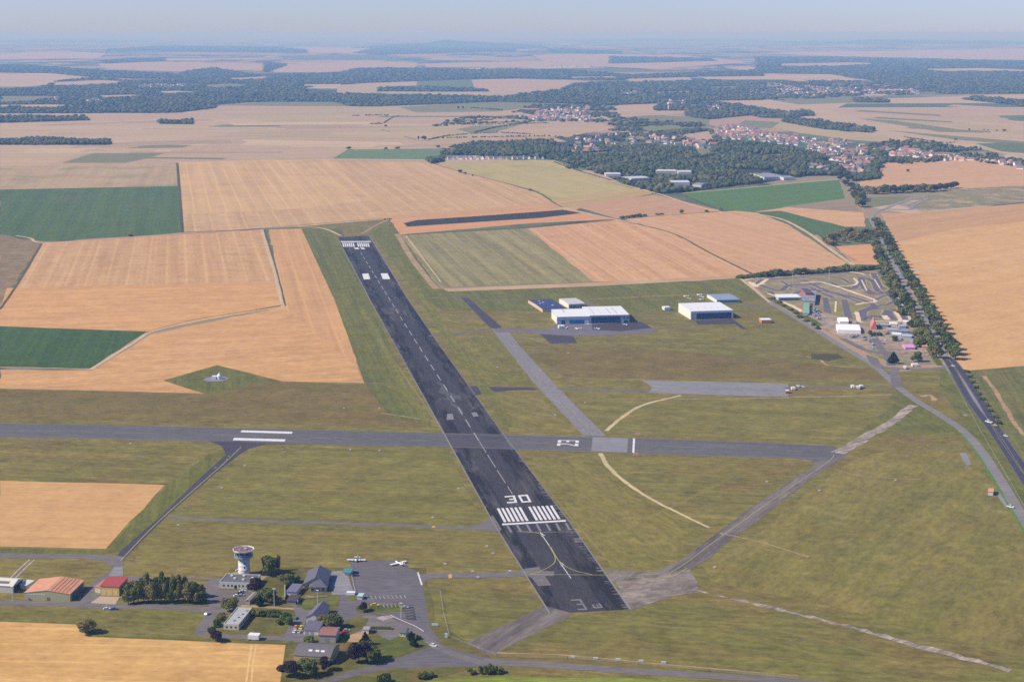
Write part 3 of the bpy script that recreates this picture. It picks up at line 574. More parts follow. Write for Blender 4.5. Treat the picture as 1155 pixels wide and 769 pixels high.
poly('pavement', [(395, 716), (412, 711), (410, 724), (392, 724)], M['dirt'], .3)
poly('grass', [(401, 684), (410, 680), (432, 683), (452, 681), (458, 690), (440, 690), (412, 691), (402, 690)], M['lawn'], .2)
poly('grass', [(322, 672), (350, 675), (384, 672), (382, 680), (365, 687), (345, 688), (335, 683)], M['lawn'], .2)
poly('grass', [(395, 670), (401, 670), (402, 677), (392, 678)], M['lawn'], .2)
poly('grass', [(421, 722), (428, 717), (440, 722), (456, 716), (458, 708), (480, 722), (483, 730), (440, 742), (420, 736)], M['lawn'], .4)
ribbon('taxiway', [(472, 651), (490, 649), (560, 648.5), (600, 646.5), (625, 647)], 9, M['tar']); poly('taxiway', [(470, 646), (478, 650), (490, 647), (490, 651.5), (480, 655), (476, 661)], M['tar'])
poly('pavement', [(583, 644), (595, 641), (608, 639), (622, 660), (607, 661), (600, 652)], M['tar'])
ribbon('road', [(545, 746), (640, 751), (716, 757), (800, 762), (900, 769), (1000, 778)], (9, 7), M['tar'], .1, label='public road along the bottom edge')
ribbon('path', [(560, 736), (640, 739), (760, 750), (900, 762)], 1.2, M['dirt'], .3)
ribbon('road', [(545, 748), (500, 733), (478, 718), (455, 706), (436, 699), (410, 694)], 6, M['tar'])
# ---- paint
quads('marking', [[(566, 590.5), (638, 586.3), (638.5, 588), (567, 592.2)], [(384, 272.4), (418, 272.2), (418.3, 273.2), (384.6, 273.4)]], M['white'], 'white threshold bars')
keys = []
for i in range(12):
    t = i+(1.2 if i > 5 else 0)
    x0 = 560.3+t*4.9; x1 = 568.3+t*5.0; y = 573.3-t*.26; yb = 588.7-t*.27
    keys.append([(x0, y), (x0+2.7, y-.1), (x1+3.0, yb-.1), (x1, yb)])
    x0 = 386+t*2.32; keys.append([(x0, 274.2), (x0+1.3, 274.2), (x0+2.6, 278.6), (x0+1.1, 278.6)])
quads('marking', keys, M['white'], 'white piano key stripes of both thresholds')
num = strokes([(569, 559.6), (580.5, 558.6), (583.5, 566.6), (572, 567.5)], [(0, .84, 1, 1), (.78, .5, 1, .84), (.35, .44, 1, .58), (.78, .15, 1, .44), (0, 0, 1, .16)])
num += strokes([(584, 558.6), (595, 557.7), (599.5, 566), (588.5, 566.8)], D0)
quads('marking', num, M['white'], 'white runway number 30')
# faded old number at the near end: 3 and a broken second figure
num = strokes([(643.5, 676), (655, 675.5), (663, 687.5), (651, 688)], [(0, .88, 1, 1), (.8, .55, 1, .88), (.3, .48, 1, .6), (.8, .12, 1, .48), (.1, 0, 1, .12)])
num += strokes([(667, 681), (677, 680), (681, 685), (670, 686)], [(0, 0, .2, .9), (.2, 0, .9, .25), (.75, .2, .95, 1), (.45, .2, .6, .8)])
quads('marking', num, paint_mat('worn_number_paint', (.20, .19, .185), .8), 'faded grey old number at the near runway end')
quads('marking', strokes([(399, 279.6), (410, 279.6), (412, 281.2), (400.5, 281.2)], [(0, 0, .45, 1), (.65, 0, 1, 1)])+[[(424-15.5, 309), (415.5, 308.6), (417.6, 315), (410.4, 315.4)], [(429.4, 308.6), (437, 308.5), (440.2, 315), (431.8, 315)]][0:2], M['white'])
quads('marking', [[(504.5, 466.8), (510.5, 466.6), (512, 473), (503.5, 473.6)], [(531.5, 465.2), (537.5, 465), (540, 469.5), (534, 470)]], M['faded'])
# 23 on the cross runway, read from the right
D2 = [(0, .84, 1, 1), (.72, .52, 1, .84), (.72, .54, 1, .54, .28, .16, 0, .16), (0, 0, 1, .16)]
q = strokes([(628, 502.6), (628.6, 500.0), (652.2, 500.5), (652.4, 503.1)], D2)
q += strokes([(629, 499.0), (629.4, 496.4), (652.8, 496.8), (653, 499.4)], D3)
quads('marking', q, M['white'], 'white runway number 23 on the cross runway')
quads('marking', [[(714, 494.3), (716.3, 494.4), (715.5, 510.8), (713.2, 510.7)]], M['white'])
poly('pavement', [(668.5, 493.2), (708.6, 494.3), (707.5, 510.2), (667, 508.6)], M['concrete'], label='pale concrete patch on the cross runway')
quads('marking', [[(273, 485.3), (330, 487), (329, 489.2), (271, 487.4)], [(264, 493.8), (322, 495.5), (321, 498), (262.5, 496.4)]], M['white'], 'two white aiming bars on the cross runway')
cl = [(407, 285), (439.5, 338), (472, 390), (509, 447.5), (540, 497)]
def dashes(line, on, off, w, m, start=0):
    ww = smooth_line(toworld(line), 10); acc = -start; seg = []; last = None; i = 0; state = True
    pts = [ww[0]]
    for p in ww[1:]:
        L = (p-pts[-1]).length; n = max(1, int(L/2)); a = pts[-1]
        for j in range(1, n+1): pts.append(a.lerp(p, j/n))
    vs, fs = [], []; s = 0; cur = []
    def flush(cur):
        if len(cur) < 2: return
        a, b = cur[0], cur[-1]; dd = (b-a).normalized(); nn = Vector((-dd.y, dd.x, 0))*w/2; o = len(vs)
        for p in (a+nn, a-nn, b-nn, b+nn): vs.append((p.x, p.y, 0))
        fs.append((o, o+1, o+2, o+3))
    for a, b in zip(pts, pts[1:]):
        s += (b-a).length
        if (s % (on+off)) < on: cur.append(b)
        else: flush(cur); cur = []
    flush(cur); Lr = level_for([[vs[i] for i in f] for f in fs]); vs = [(x, y, zl(Lr, y)) for x, y, z in vs]
    me = bpy.data.meshes.new('marking'); me.from_pydata(vs, [], fs); me.materials.append(m); o = bpy.data.objects.new('marking', me); COL.objects.link(o); o['kind'] = 'structure'
cpm = paint_mat('centre_paint', (.42, .41, .39), .75); dashes(cl, 30, 18, .9, cpm); dashes([(540, 497), (560, 529), (578, 557)], 40, 6, .6, cpm)
dashes([(20, 485), (330, 493), (480, 497)], 40, 45, .8, M['faded']); dashes([(585, 499), (620, 500)], 30, 20, .8, M['faded']); dashes([(745, 503), (860, 507.3), (905, 509)], 30, 70, 1., M['edge'])
for L_ in (rwL, rwR): ribbon('marking', L_, 1.0, M['edge'], .4, False)
ribbon('marking', [(-10, 477.6), (156, 480.6), (280, 483.4), (500, 488.9)], .9, M['edge'], .2, False); ribbon('marking', [(568, 490.5), (716, 494.3), (860, 499.3), (930, 502.5)], .9, M['edge'], .2, False)
ribbon('marking', [(-10, 492.6), (125, 494.7), (235, 497.4)], .9, M['edge'], .2, False); ribbon('marking', [(300, 500), (510, 504.2)], .9, M['edge'], .2, False); ribbon('marking', [(583, 506.7), (677, 509.7), (742, 512), (860, 515.7), (909, 517.6)], .9, M['edge'], .2, False)
ribbon('marking', [(590, 600.5), (645, 599.5)], .8, M['edge'], 0, False)
quads('marking', [[(571+i*11.0, 592.5-i*.5), (573.4+i*11, 592.4-i*.5), (578+i*11, 600.2-i*.4), (575.4+i*11, 600.3-i*.4)] for i in range(7)], M['faded'])
def arrow(tip, tail):
    a, b = Vector(tip), Vector(tail); dd = (b-a); L = dd.length; dd /= L; nn = Vector((1, .0))
    out = [[tuple(a+dd*L*.25-nn*.45), tuple(a+dd*L*.25+nn*.45), tuple(b+nn*.45), tuple(b-nn*.45)]]
    out.append([tuple(a), tuple(a+dd*L*.26+nn*3.2), tuple(a+dd*L*.24+nn*1.4), tuple(a+dd*L*.1)]); out.append([tuple(a), tuple(a+dd*L*.1), tuple(a+dd*L*.3-nn*.8), tuple(a+dd*L*.34-nn*1.4)]); return out
quads('marking', arrow((609, 600), (620, 616))+arrow((630, 632), (644, 652)), M['white'], 'two white arrows pointing to the displaced threshold')
for pp in ([(597, 647.6), (700, 648.5), (755, 647)], [(621, 617), (630, 632), (637, 638), (650, 644), (668, 648)], [(619, 615), (626, 628), (624, 636), (610, 644), (598, 647.5)], [(610, 602), (600, 600), (583, 599)], [(755, 647), (775, 634), (815, 604), (880, 558), (935, 520), (940, 513)], [(272, 504), (250, 525), (182, 585), (136, 632)], [(700, 650), (750, 652), (775, 641)]):
    ribbon('marking', pp, .6, M['yellowp'])
quads('marking', [[(413+i*4.7, 672.2-i*.12), (413.8+i*4.7, 672.2-i*.12), (415.8+i*4.7, 676-i*.15), (415+i*4.7, 676-i*.15)] for i in range(10)]+[[(414+i*4.4, 681.8-i*.1), (414.6+i*4.4, 681.8-i*.1), (416.2+i*4.4, 685.4-i*.12), (415.6+i*4.4, 685.4-i*.12)] for i in range(9)], paint_mat('bay_paint', (.42, .41, .39), .7), 'white bay lines of the two parking rows')
poly('pavement', [(455, 684), (466, 682), (470, 700), (458, 698)], M['tar_dark'])
quads('marking', [[(456, 684.5+i*3), (466, 683.3+i*3), (466.2, 683.8+i*3), (456.2, 685+i*3)] for i in range(5)], M['edge'])
quads('marking', [[(424, 697), (432, 694.5), (440, 697), (432, 700)], [(433, 695), (437, 694), (445, 696.5), (440, 697.5)]], paint_mat('pink_paint', (.45, .33, .33), .6))
ribbon('marking', [(440, 693.5), (452, 699), (468, 706), (478, 712)], .5, M['white']); dashes([(478, 718), (500, 733), (545, 747), (640, 752), (716, 757.5), (860, 766)], 6, 6, .35, M['edge'])
quads('marking', [[(538.5-68, 645.6), (472, 645.4), (476.6, 659.4), (475, 660)]], M['white'])
poly('pavement', [(505.5, 648), (509.5, 647.5), (510, 652), (506, 652.3)], plain('orange_paint', (.55, .33, .10)))
poly('pavement', [(487, 593), (491, 593.3), (491, 595), (487, 594.8)], plain('orange_paint', (.55, .33, .10)))
# ================================================================ things
def px(v): return F/P(CX, v).length            # photo pixels per metre at a row
# ---- trees
LEAF = {'oak': leaf_mat('oak_leaves', (.075, .115, .028), (.20, .25, .06), (.16, .165, .048)),
        'olive': leaf_mat('olive_leaves', (.14, .15, .042), (.31, .30, .085), (.24, .20, .07)),
        'rust': leaf_mat('autumn_leaves', (.21, .155, .05), (.38, .29, .10), (.27, .25, .075)),
        'plum': leaf_mat('plum_leaves', (.045, .024, .028), (.095, .05, .052), (.06, .045, .045)),
        'fir': leaf_mat('fir_needles', (.018, .035, .018), (.035, .058, .025), (.025, .04, .02)),
        'bright': leaf_mat('fresh_leaves', (.07, .11, .022), (.13, .17, .04), (.10, .13, .03)),
        'far': leaf_mat('far_leaves', (.05, .075, .024), (.11, .13, .042), (.10, .095, .035))}
BARK = plain('bark', (.10, .075, .055), .9)
def crown_mesh(name, n, kind, leaf, seed, flat=1.0):
    r = np.random.default_rng(seed); L = []
    if kind == 'round':
        for i in range(11):
            a = r.uniform(0, 6.28); e = r.uniform(-.5, 1.0); R = r.uniform(.35, .62)
            L.append((R*math.cos(a)*math.cos(e*1.2), R*math.sin(a)*math.cos(e*1.2), .5+.42*math.sin(e*1.3)*1.0, r.uniform(.26, .42)))
        L.append((0, 0, .52, .5))
    elif kind == 'tall':
        for i in range(12):
            z = .12+.8*i/11; w = .28*math.sin(math.pi*min(1, .15+z*.85))+.1; a = r.uniform(0, 6.28)
            L.append((w*.5*math.cos(a), w*.5*math.sin(a), z, w*r.uniform(.8, 1.25)))
    elif kind == 'cone':
        for i in range(14):
            z = .06+.9*i/13; w = .5*(1-z)+.05; 
            for q in range(2): a = r.uniform(0, 6.28); L.append((w*.5*math.cos(a), w*.5*math.sin(a), z, w*.7))
    elif kind == 'bush':
        for i in range(8):
            a = r.uniform(0, 6.28); R = r.uniform(.2, .7); L.append((R*math.cos(a), R*math.sin(a), r.uniform(.3, .6), r.uniform(.28, .4)))
    L = np.array(L); wgt = L[:, 3]**2; idx = r.choice(len(L), n, p=wgt/wgt.sum())
    d = r.normal(size=(n, 3)); d /= np.linalg.norm(d, axis=1)[:, None]
    c = L[idx, :3]+d*(L[idx, 3]*r.uniform(.72, 1.08, n))[:, None]*(np.array([1, 1, .55]) if kind in ('round', 'bush') else np.array([1, 1, .5]))
    nn = d+r.normal(size=(n, 3))*.55; nn /= np.linalg.norm(nn, axis=1)[:, None]
    t = np.cross(nn, r.normal(size=(n, 3))); t /= np.linalg.norm(t, axis=1)[:, None]; b = np.cross(nn, t)
    s = leaf*r.uniform(.6, 1.4, n)[:, None]; b = b*s*r.uniform(.6, 1, n)[:, None]; t = t*s
    zs = np.array([1, 1, flat]); 
    V = np.stack([c-t-b*.6, c+t*.4-b, c+t+b*.5, c-t*.5+b], 1).reshape(-1, 3)
    ex = np.percentile(np.abs(V[:, :2]), 97); V[:, :2] *= .5/ex
    lo, hi = V[:, 2].min(), V[:, 2].max(); z0 = .16 if kind in ('round', 'tall') else .03; V[:, 2] = z0+(V[:, 2]-lo)/(hi-lo)*(1.0-z0)
    me = bpy.data.meshes.new(name); me.vertices.add(4*n); me.loops.add(4*n); me.polygons.add(n)
    me.vertices.foreach_set('co', V.astype(np.float32).ravel()); me.loops.foreach_set('vertex_index', np.arange(4*n, dtype=np.int32))
    me.polygons.foreach_set('loop_start', np.arange(0, 4*n, 4, dtype=np.int32)); me.update(calc_edges=True)
    return me
SPEC = {}
def species(key, kind, leaf, n, ls, trunk_h, seed):
    """a tree of unit height and unit crown diameter: trunk (with limbs) mesh and crown mesh"""
    out = []
    for q in range(3):
        cm = crown_mesh('crown', n, kind, ls, seed+q); cm.materials.append(LEAF[leaf])
        tb = MB(); tb.tube((0, 0, -.03), (0, 0, trunk_h), .035, .022, 7)
        if kind != 'cone':
            for a in range(4):
                an = a*1.6+q; tb.tube((0, 0, trunk_h*.7), (.17*math.cos(an), .17*math.sin(an), trunk_h+.3), .016, .006, 4)
        else: tb.tube((0, 0, trunk_h), (0, 0, .9), .022, .006, 5)
        o = tb.build('trunk', BARK); tm = o.data; bpy.data.objects.remove(o); out.append((cm, tm))
    SPEC[key] = out
species('round_hi', 'round', 'oak', 3600, .05, .32, 10); species('olive_hi', 'round', 'olive', 3600, .05, .30, 20)
species('tall_hi', 'tall', 'olive', 2600, .05, .2, 30); species('rust_hi', 'tall', 'rust', 2600, .05, .2, 35)
species('plum_hi', 'round', 'plum', 3200, .055, .28, 40); species('fir_hi', 'cone', 'fir', 3200, .055, .15, 50)
species('bush_hi', 'bush', 'oak', 2200, .075, .15, 60); species('bushb_hi', 'bush', 'bright', 2200, .075, .15, 65)
species('round', 'round', 'oak', 900, .095, .3, 70); species('olive', 'round', 'olive', 900, .095, .3, 75); species('rust', 'round', 'rust', 900, .095, .3, 77)
species('tall', 'tall', 'oak', 700, .09, .2, 80); species('bush', 'bush', 'oak', 500, .14, .15, 90); species('far', 'round', 'far', 420, .14, .3, 95)
species('bright_hi', 'round', 'bright', 3600, .05, .30, 97)
NTREE = [0]
def tree(sp, u, v, h, w, label, group=None, name='tree', cat='tree'):
    NTREE[0] += 1; p = P(u, v); cm, tm = random.choice(SPEC[sp])
    r = empty(name, (p.x, p.y, 0), random.uniform(0, 6.28), label, cat, group)
    c = bpy.data.objects.new('crown', cm); t = bpy.data.objects.new('trunk', tm)
    for o in (c, t): COL.objects.link(o); o.parent = r
    if sp.endswith('_hi'): w *= .87
    c.scale = (w*random.uniform(.9, 1.1), w*random.uniform(.9, 1.1), h); t.scale = (h*.9, h*.9, h)
    return r
# avenue: two rows, closer to the camera larger in the picture
L0 = [(1062, 404), (1055, 391), (1049, 382), (1043, 372), (1038, 363), (1033, 354), (1028, 345), (1023, 336), (1018, 327), (1013, 319), (1008, 311), (1004, 303), (1000, 296), (996, 288), (993, 281)]
R1 = [(1078, 405), (1071, 394), (1063, 382), (1057, 371), (1051, 361), (1046, 352), (1041, 343), (1036, 334), (1031, 326), (1026, 318), (1021, 310), (1017, 302), (1012, 295), (1007, 287), (1003, 280), (999, 273), (995, 266), (992, 259), (989, 253)]
L1 = [((a[0]*(2-k)+b[0]*k)/2, (a[1]*(2-k)+b[1]*k)/2) for a, b in zip(L0, L0[1:]) for k in (0, 1)]+L0[-1:]
R1 = [((a[0]*(2-k)+b[0]*k)/2, (a[1]*(2-k)+b[1]*k)/2) for a, b in zip(R1, R1[1:]) for k in (0, 1)]+R1[-1:]
for i, (u, v) in enumerate(R1): tree(random.choice(['round', 'far', 'round', 'olive']), u+random.uniform(-.6, .6), v, random.uniform(12, 16), random.uniform(13, 17), 'dark leafy tree in the right row of the avenue, its long shadow on the stubble', 'trees of the right avenue row')
for i, (u, v) in enumerate(L1): tree(random.choice(['round', 'far', 'olive']), u-6+random.uniform(-1.5, 1), v, random.uniform(12, 15), random.uniform(11, 14), 'dark leafy tree in the left row of the avenue, between circuit and road', 'trees of the left avenue row')
for i in range(34):
    t = random.random(); a = L0[min(13, int(t*14))]; u = a[0]-random.uniform(9, 19)*(.45+.55*min(1, (a[1]-280)/90)); v = a[1]+random.uniform(-4, 3)
    if v > 396: v = 390
    tree(random.choice(['round', 'far', 'olive', 'round']), u, v, random.uniform(8, 12), random.uniform(10, 14), 'dark bushy tree in the thick belt between karting circuit and avenue', 'trees of the belt beside the circuit')
# hedge row of trees behind the circuit
for i in range(46):
    t = i/45; u = 833+t*165; v = 314-t*10.5-(1 if i % 2 else 0); big = random.random() < .3
    if 958 < u < 963 or 985 < u < 988: continue
    tree(random.choice(['round', 'tall', 'round']), u, v, (random.uniform(8, 11) if big else random.uniform(5, 7.5)) if t > .1 else 4, random.uniform(9, 13), 'dark tree in the long row behind the karting circuit', 'row of trees behind the circuit')
# strips and copses north of the avenue
for i in range(26):
    t = i/25; tree(random.choice(['far', 'far', 'rust', 'olive', 'round']), 975+t*72+random.uniform(-1, 1), 219-t*3+random.uniform(-1.2, 1), random.uniform(13, 19), random.uniform(14, 18), 'dark tree in the strip wood above the road bend', 'trees of the strip wood above the road bend')
for i in range(9):
    t = i/8; tree('far', 1046+t*30, 217-t*4+random.uniform(-1, .5), random.uniform(13, 17), random.uniform(13, 17), 'dark tree of the small copse right of the strip wood', 'trees of the small copse right of the strip wood')
for i in range(34):
    t = random.random(); u = 948+t*28+random.uniform(-5, 7); v = 196+t*42+random.uniform(-2, 2)
    tree(random.choice(['far', 'far', 'olive']), u, v, random.uniform(12, 18), random.uniform(13, 17), 'dark tree in the wooded band between village and avenue', 'trees of the band between village and avenue')
for i in range(36):
    u = random.uniform(930, 990); v = random.uniform(262, 277) if u > 948 else random.uniform(266, 277); v = max(v, 277-(u-925)*.5)
    tree(random.choice(['far', 'olive', 'round', 'rust']), u, v, random.uniform(8, 13), random.uniform(10, 14), 'dark tree in the rounded copse left of the avenue', 'trees of the copse left of the avenue')
# lone trees in the fields
lone = [(394, 168.5, 9, 14, 'dark round tree on the upper edge of the green strip field'), (435, 168.7, 8, 10, 'second tree on the green strip edge, right of the big round one'), (449, 168.2, 8, 13, 'twin crowned tree near the middle of the green strip edge'),
 (494, 166.5, 8, 12, 'tree by the right end of the green strip field'), (478, 158, 15, 16, 'large dark round tree beside a track in the pale fields'), (472, 158, 15, 5, 'narrow upright tree beside the large round one'),
 (435, 143, 9, 9, 'small dark tree on the bend of the far track'), (436, 131, 5, 9, 'tiny dark tree on the far field line'), (517, 123, 15, 8, 'upright dark tree left of the farm among far fields'), (522, 123, 15, 9, 'second upright tree left of the far farm'),
 (519, 195, 9, 11, 'dark tree on the field path below the white houses'), (524.5, 196.5, 6, 7, 'small bush like tree next to the path tree below the white houses'), (533, 199, 6, 4, 'thin sapling on the field path below the white houses'), (598, 215, 5, 8, 'dark bush on the lower field path'),
 (702, 247, 7, 9, 'dark tree at the left end of the thicket on the salmon field edge'), (769, 241, 9, 8, 'lone dark tree on the field edge, left of two others'), (797, 239.5, 6, 7, 'small lone tree between its two neighbours on the field edge'), (813, 238, 7, 7, 'lone tree at the right end of the field edge'),
 (1007, 172, 12, 14, 'tall dark tree standing above the village roofs'), (1093, 147, 8, 7, 'leftmost dark tree in the far right stubble'), (1110, 147, 5, 6, 'first of the small trees in the far right stubble'), (1114.5, 147, 5, 6, 'second small tree in the far right stubble'), (1133, 148, 8, 13, 'round dark tree at the far right stubble edge'), (1124, 147.5, 4, 10, 'low bush pair beside the round far right tree'),
 (1024, 194, 8, 8, 'dark tree in the pink field right of the village'), (1078, 158.5, 8, 9, 'dark tree on the far hedge line right of the village')]
for u, v, h, w, lb in lone: tree('far' if v < 200 else 'round', u, v+.4, h, w, lb)
for i, (u, h) in enumerate([(708, 5), (713, 6), (717, 6), (721, 7), (727, 4), (741, 3.5), (746, 3)]):
    tree('bush', u, 246.5-(u-702)*.1, h, 9, 'dark bush of the thicket on the salmon field edge', 'bushes of the thicket on the salmon field edge', 'bush', 'bush')
tree('bush', 147, 266.5, 4, 7, 'small dark bush on the farm track under the green field', None, 'bush', 'bush')
# trees of the airfield corner
corner = [('fir_hi', 1007.5, 410, 13, 10, 'dark cone shaped fir by the circuit car park'), ('round_hi', 1034.5, 408, 11, 12, 'round green tree right of the fir by the car park'), ('round_hi', 1009, 385, 7, 8, 'round tree in the middle of the circuit car park'),
 ('olive_hi', 99, 714, 8.5, 12.5, 'round yellow green tree alone at the stubble edge'), ('round_hi', 304.5, 648, 13, 12, 'dark dense tree right of the control tower'), ('rust', 314, 644, 11, 4, 'thin bare brownish tree behind the dark dense one'),
 ('olive_hi', 323, 660, 8, 11, 'light green tree left of the slate roofed clubhouse'), ('bush_hi', 332, 657, 5, 9, 'bush between light green tree and clubhouse'), ('plum_hi', 288, 668, 9, 12, 'dark plum coloured tree before the control tower block'),
 ('round_hi', 303, 680, 9, 10, 'grey green tree right of the little shed'), ('fir_hi', 293.5, 683, 7, 5, 'small pointed conifer beside the shed'), ('round_hi', 298, 677, 8, 9, 'dark tree behind the pointed conifer'),
 ('olive_hi', 259, 689, 8.5, 9.5, 'green round tree at the top of the white office hedge'), ('olive_hi', 250.5, 699, 5, 7, 'second tree down the hedge left of the white office'), ('bushb_hi', 245, 706, 5, 6, 'yellow green shrub low in the hedge left of the white office'), ('bushb_hi', 239.5, 713, 4, 5, 'lowest yellow green shrub of the office hedge'),
 ('plum_hi', 243, 723, 6.5, 7, 'purple leaved tree at the corner of the stubble'), ('bush_hi', 288, 694, 4, 9, 'dark shrub right of the white office roof'), ('bushb_hi', 301, 694, 2.8, 9, 'clipped green hedge piece left of the tree by the garden'), ('bushb_hi', 311, 694, 3, 9, 'clipped green hedge piece next to the garden tree'),
 ('round_hi', 323, 704, 7.5, 7.5, 'dark green tree at the garden corner beside the yard'), ('bush_hi', 315, 703.5, 3, 5, 'low dark shrub beside the garden corner tree'), ('round_hi', 375, 708, 9, 12, 'dark tree behind the red roofed store'), ('olive_hi', 366, 706, 7.5, 11, 'lighter green tree left of the dark one behind the store'),
 ('bush_hi', 349.5, 726, 4, 9, 'green shrub in front of the annexe and store'), ('plum_hi', 409.5, 689, 5.5, 6, 'small dark red tree beside the parking rows'), ('plum_hi', 405, 747, 12, 12, 'big dark reddish tree by the dirt road'), ('olive_hi', 413, 744, 11, 9, 'green tree between the dark red and the dark green one'),
 ('round_hi', 420, 746, 9.5, 10, 'dark green tree at the right of the three by the dirt road'), ('fir_hi', 412, 727, 8, 6, 'pointed dark tree behind the three by the dirt road'), ('plum_hi', 327, 763, 9, 12, 'dark tree left before the brown curved hangar'), ('round_hi', 347.5, 762, 9.5, 11, 'dark tree centre before the brown curved hangar'),
 ('plum_hi', 366.5, 756, 8, 8, 'purplish tree right before the brown curved hangar'), ('bushb_hi', 434, 770, 6, 8, 'green shrub at the bottom edge below the dirt road'), ('fir_hi', 464, 722, 6, 4, 'dark hedge tree at the gate cottage, upper one'), ('fir_hi', 466.5, 729, 6, 4.5, 'dark hedge tree at the gate cottage, lower one'), ('bushb_hi', 472, 720, 2.5, 3.5, 'small yellow shrub on the lawn corner')]
for sp, u, v, h, w, lb in corner: tree(sp, u, v, h, w, lb, None, 'bush' if 'shrub' in lb or 'bush' in lb or 'hedge piece' in lb else 'tree', 'bush' if 'shrub' in lb or 'bush' in lb or 'hedge piece' in lb else 'tree')
cl_ = []
for i in range(34):
    u = 146+(i % 17)*5.1+random.uniform(-1.5, 1.5); v = 681-(i//17)*7+random.uniform(-2, 0); t = random.random()
    tree('rust_hi' if t < .5 else ('tall_hi' if t < .8 else 'round_hi'), u, v, random.uniform(10, 17) if 160 < u < 222 else random.uniform(8, 12), random.uniform(4.5, 6.5) if t < .8 else 7, 'birch like tree in the rusty grove beside the service road', 'trees of the rusty grove by the service road')
for i, (u, v, h) in enumerate([(480, 764, 3), (476, 765, 3.4), (484, 763.5, 2.8), (532, 760, 3), (545, 760, 5), (550, 759.5, 5.5), (556, 759, 5), (563, 759, 3)]):
    tree('bush_hi', u, v, h, 5.5, 'scrubby bush in the hedge along the bright green crop', 'bushes along the bright green crop', 'bush', 'bush')
for i, (u, v) in enumerate([(1090, 420), (1094, 426), (1097, 432), (1101, 438), (1104, 445), (1108, 451), (1113, 458), (1117, 464), (1122, 471), (1127, 478)]):
    tree('bush_hi', u, v, random.uniform(2.5, 4.5), 6, 'dark roadside shrub above the dual road', 'shrubs along the right side of the dual road', 'bush', 'bush')
for i in range(9): tree('bush', 872+i*6.3+random.uniform(-1, 1), 337.5+i*4.2, 3, 7, 'green shrub in the hedge between perimeter road and circuit', 'shrubs between perimeter road and circuit', 'bush', 'bush')
for i, (u, v) in enumerate([(983, 379), (988, 379), (992, 379), (981, 377)]): tree('bush_hi', u, v, 5, 6, 'dark bushy tree in front of the red tent', 'trees in front of the red tent')

def wood_mat():
    k = NT('wood_leaves'); g = k.n.new('ShaderNodeNewGeometry')
    a = k.mix(g.outputs['Random Per Island'], (.024, .042, .013), (.085, .105, .034))
    b = k.mix(g.outputs['Random Per Island'], (.06, .07, .026), (.15, .14, .06))
    n = k.ramp(k.noise(k.coords(), .012, 4, .7), .46, .60)
    return k.out(k.mix(n, a, b), .9)
WOODM = wood_mat()
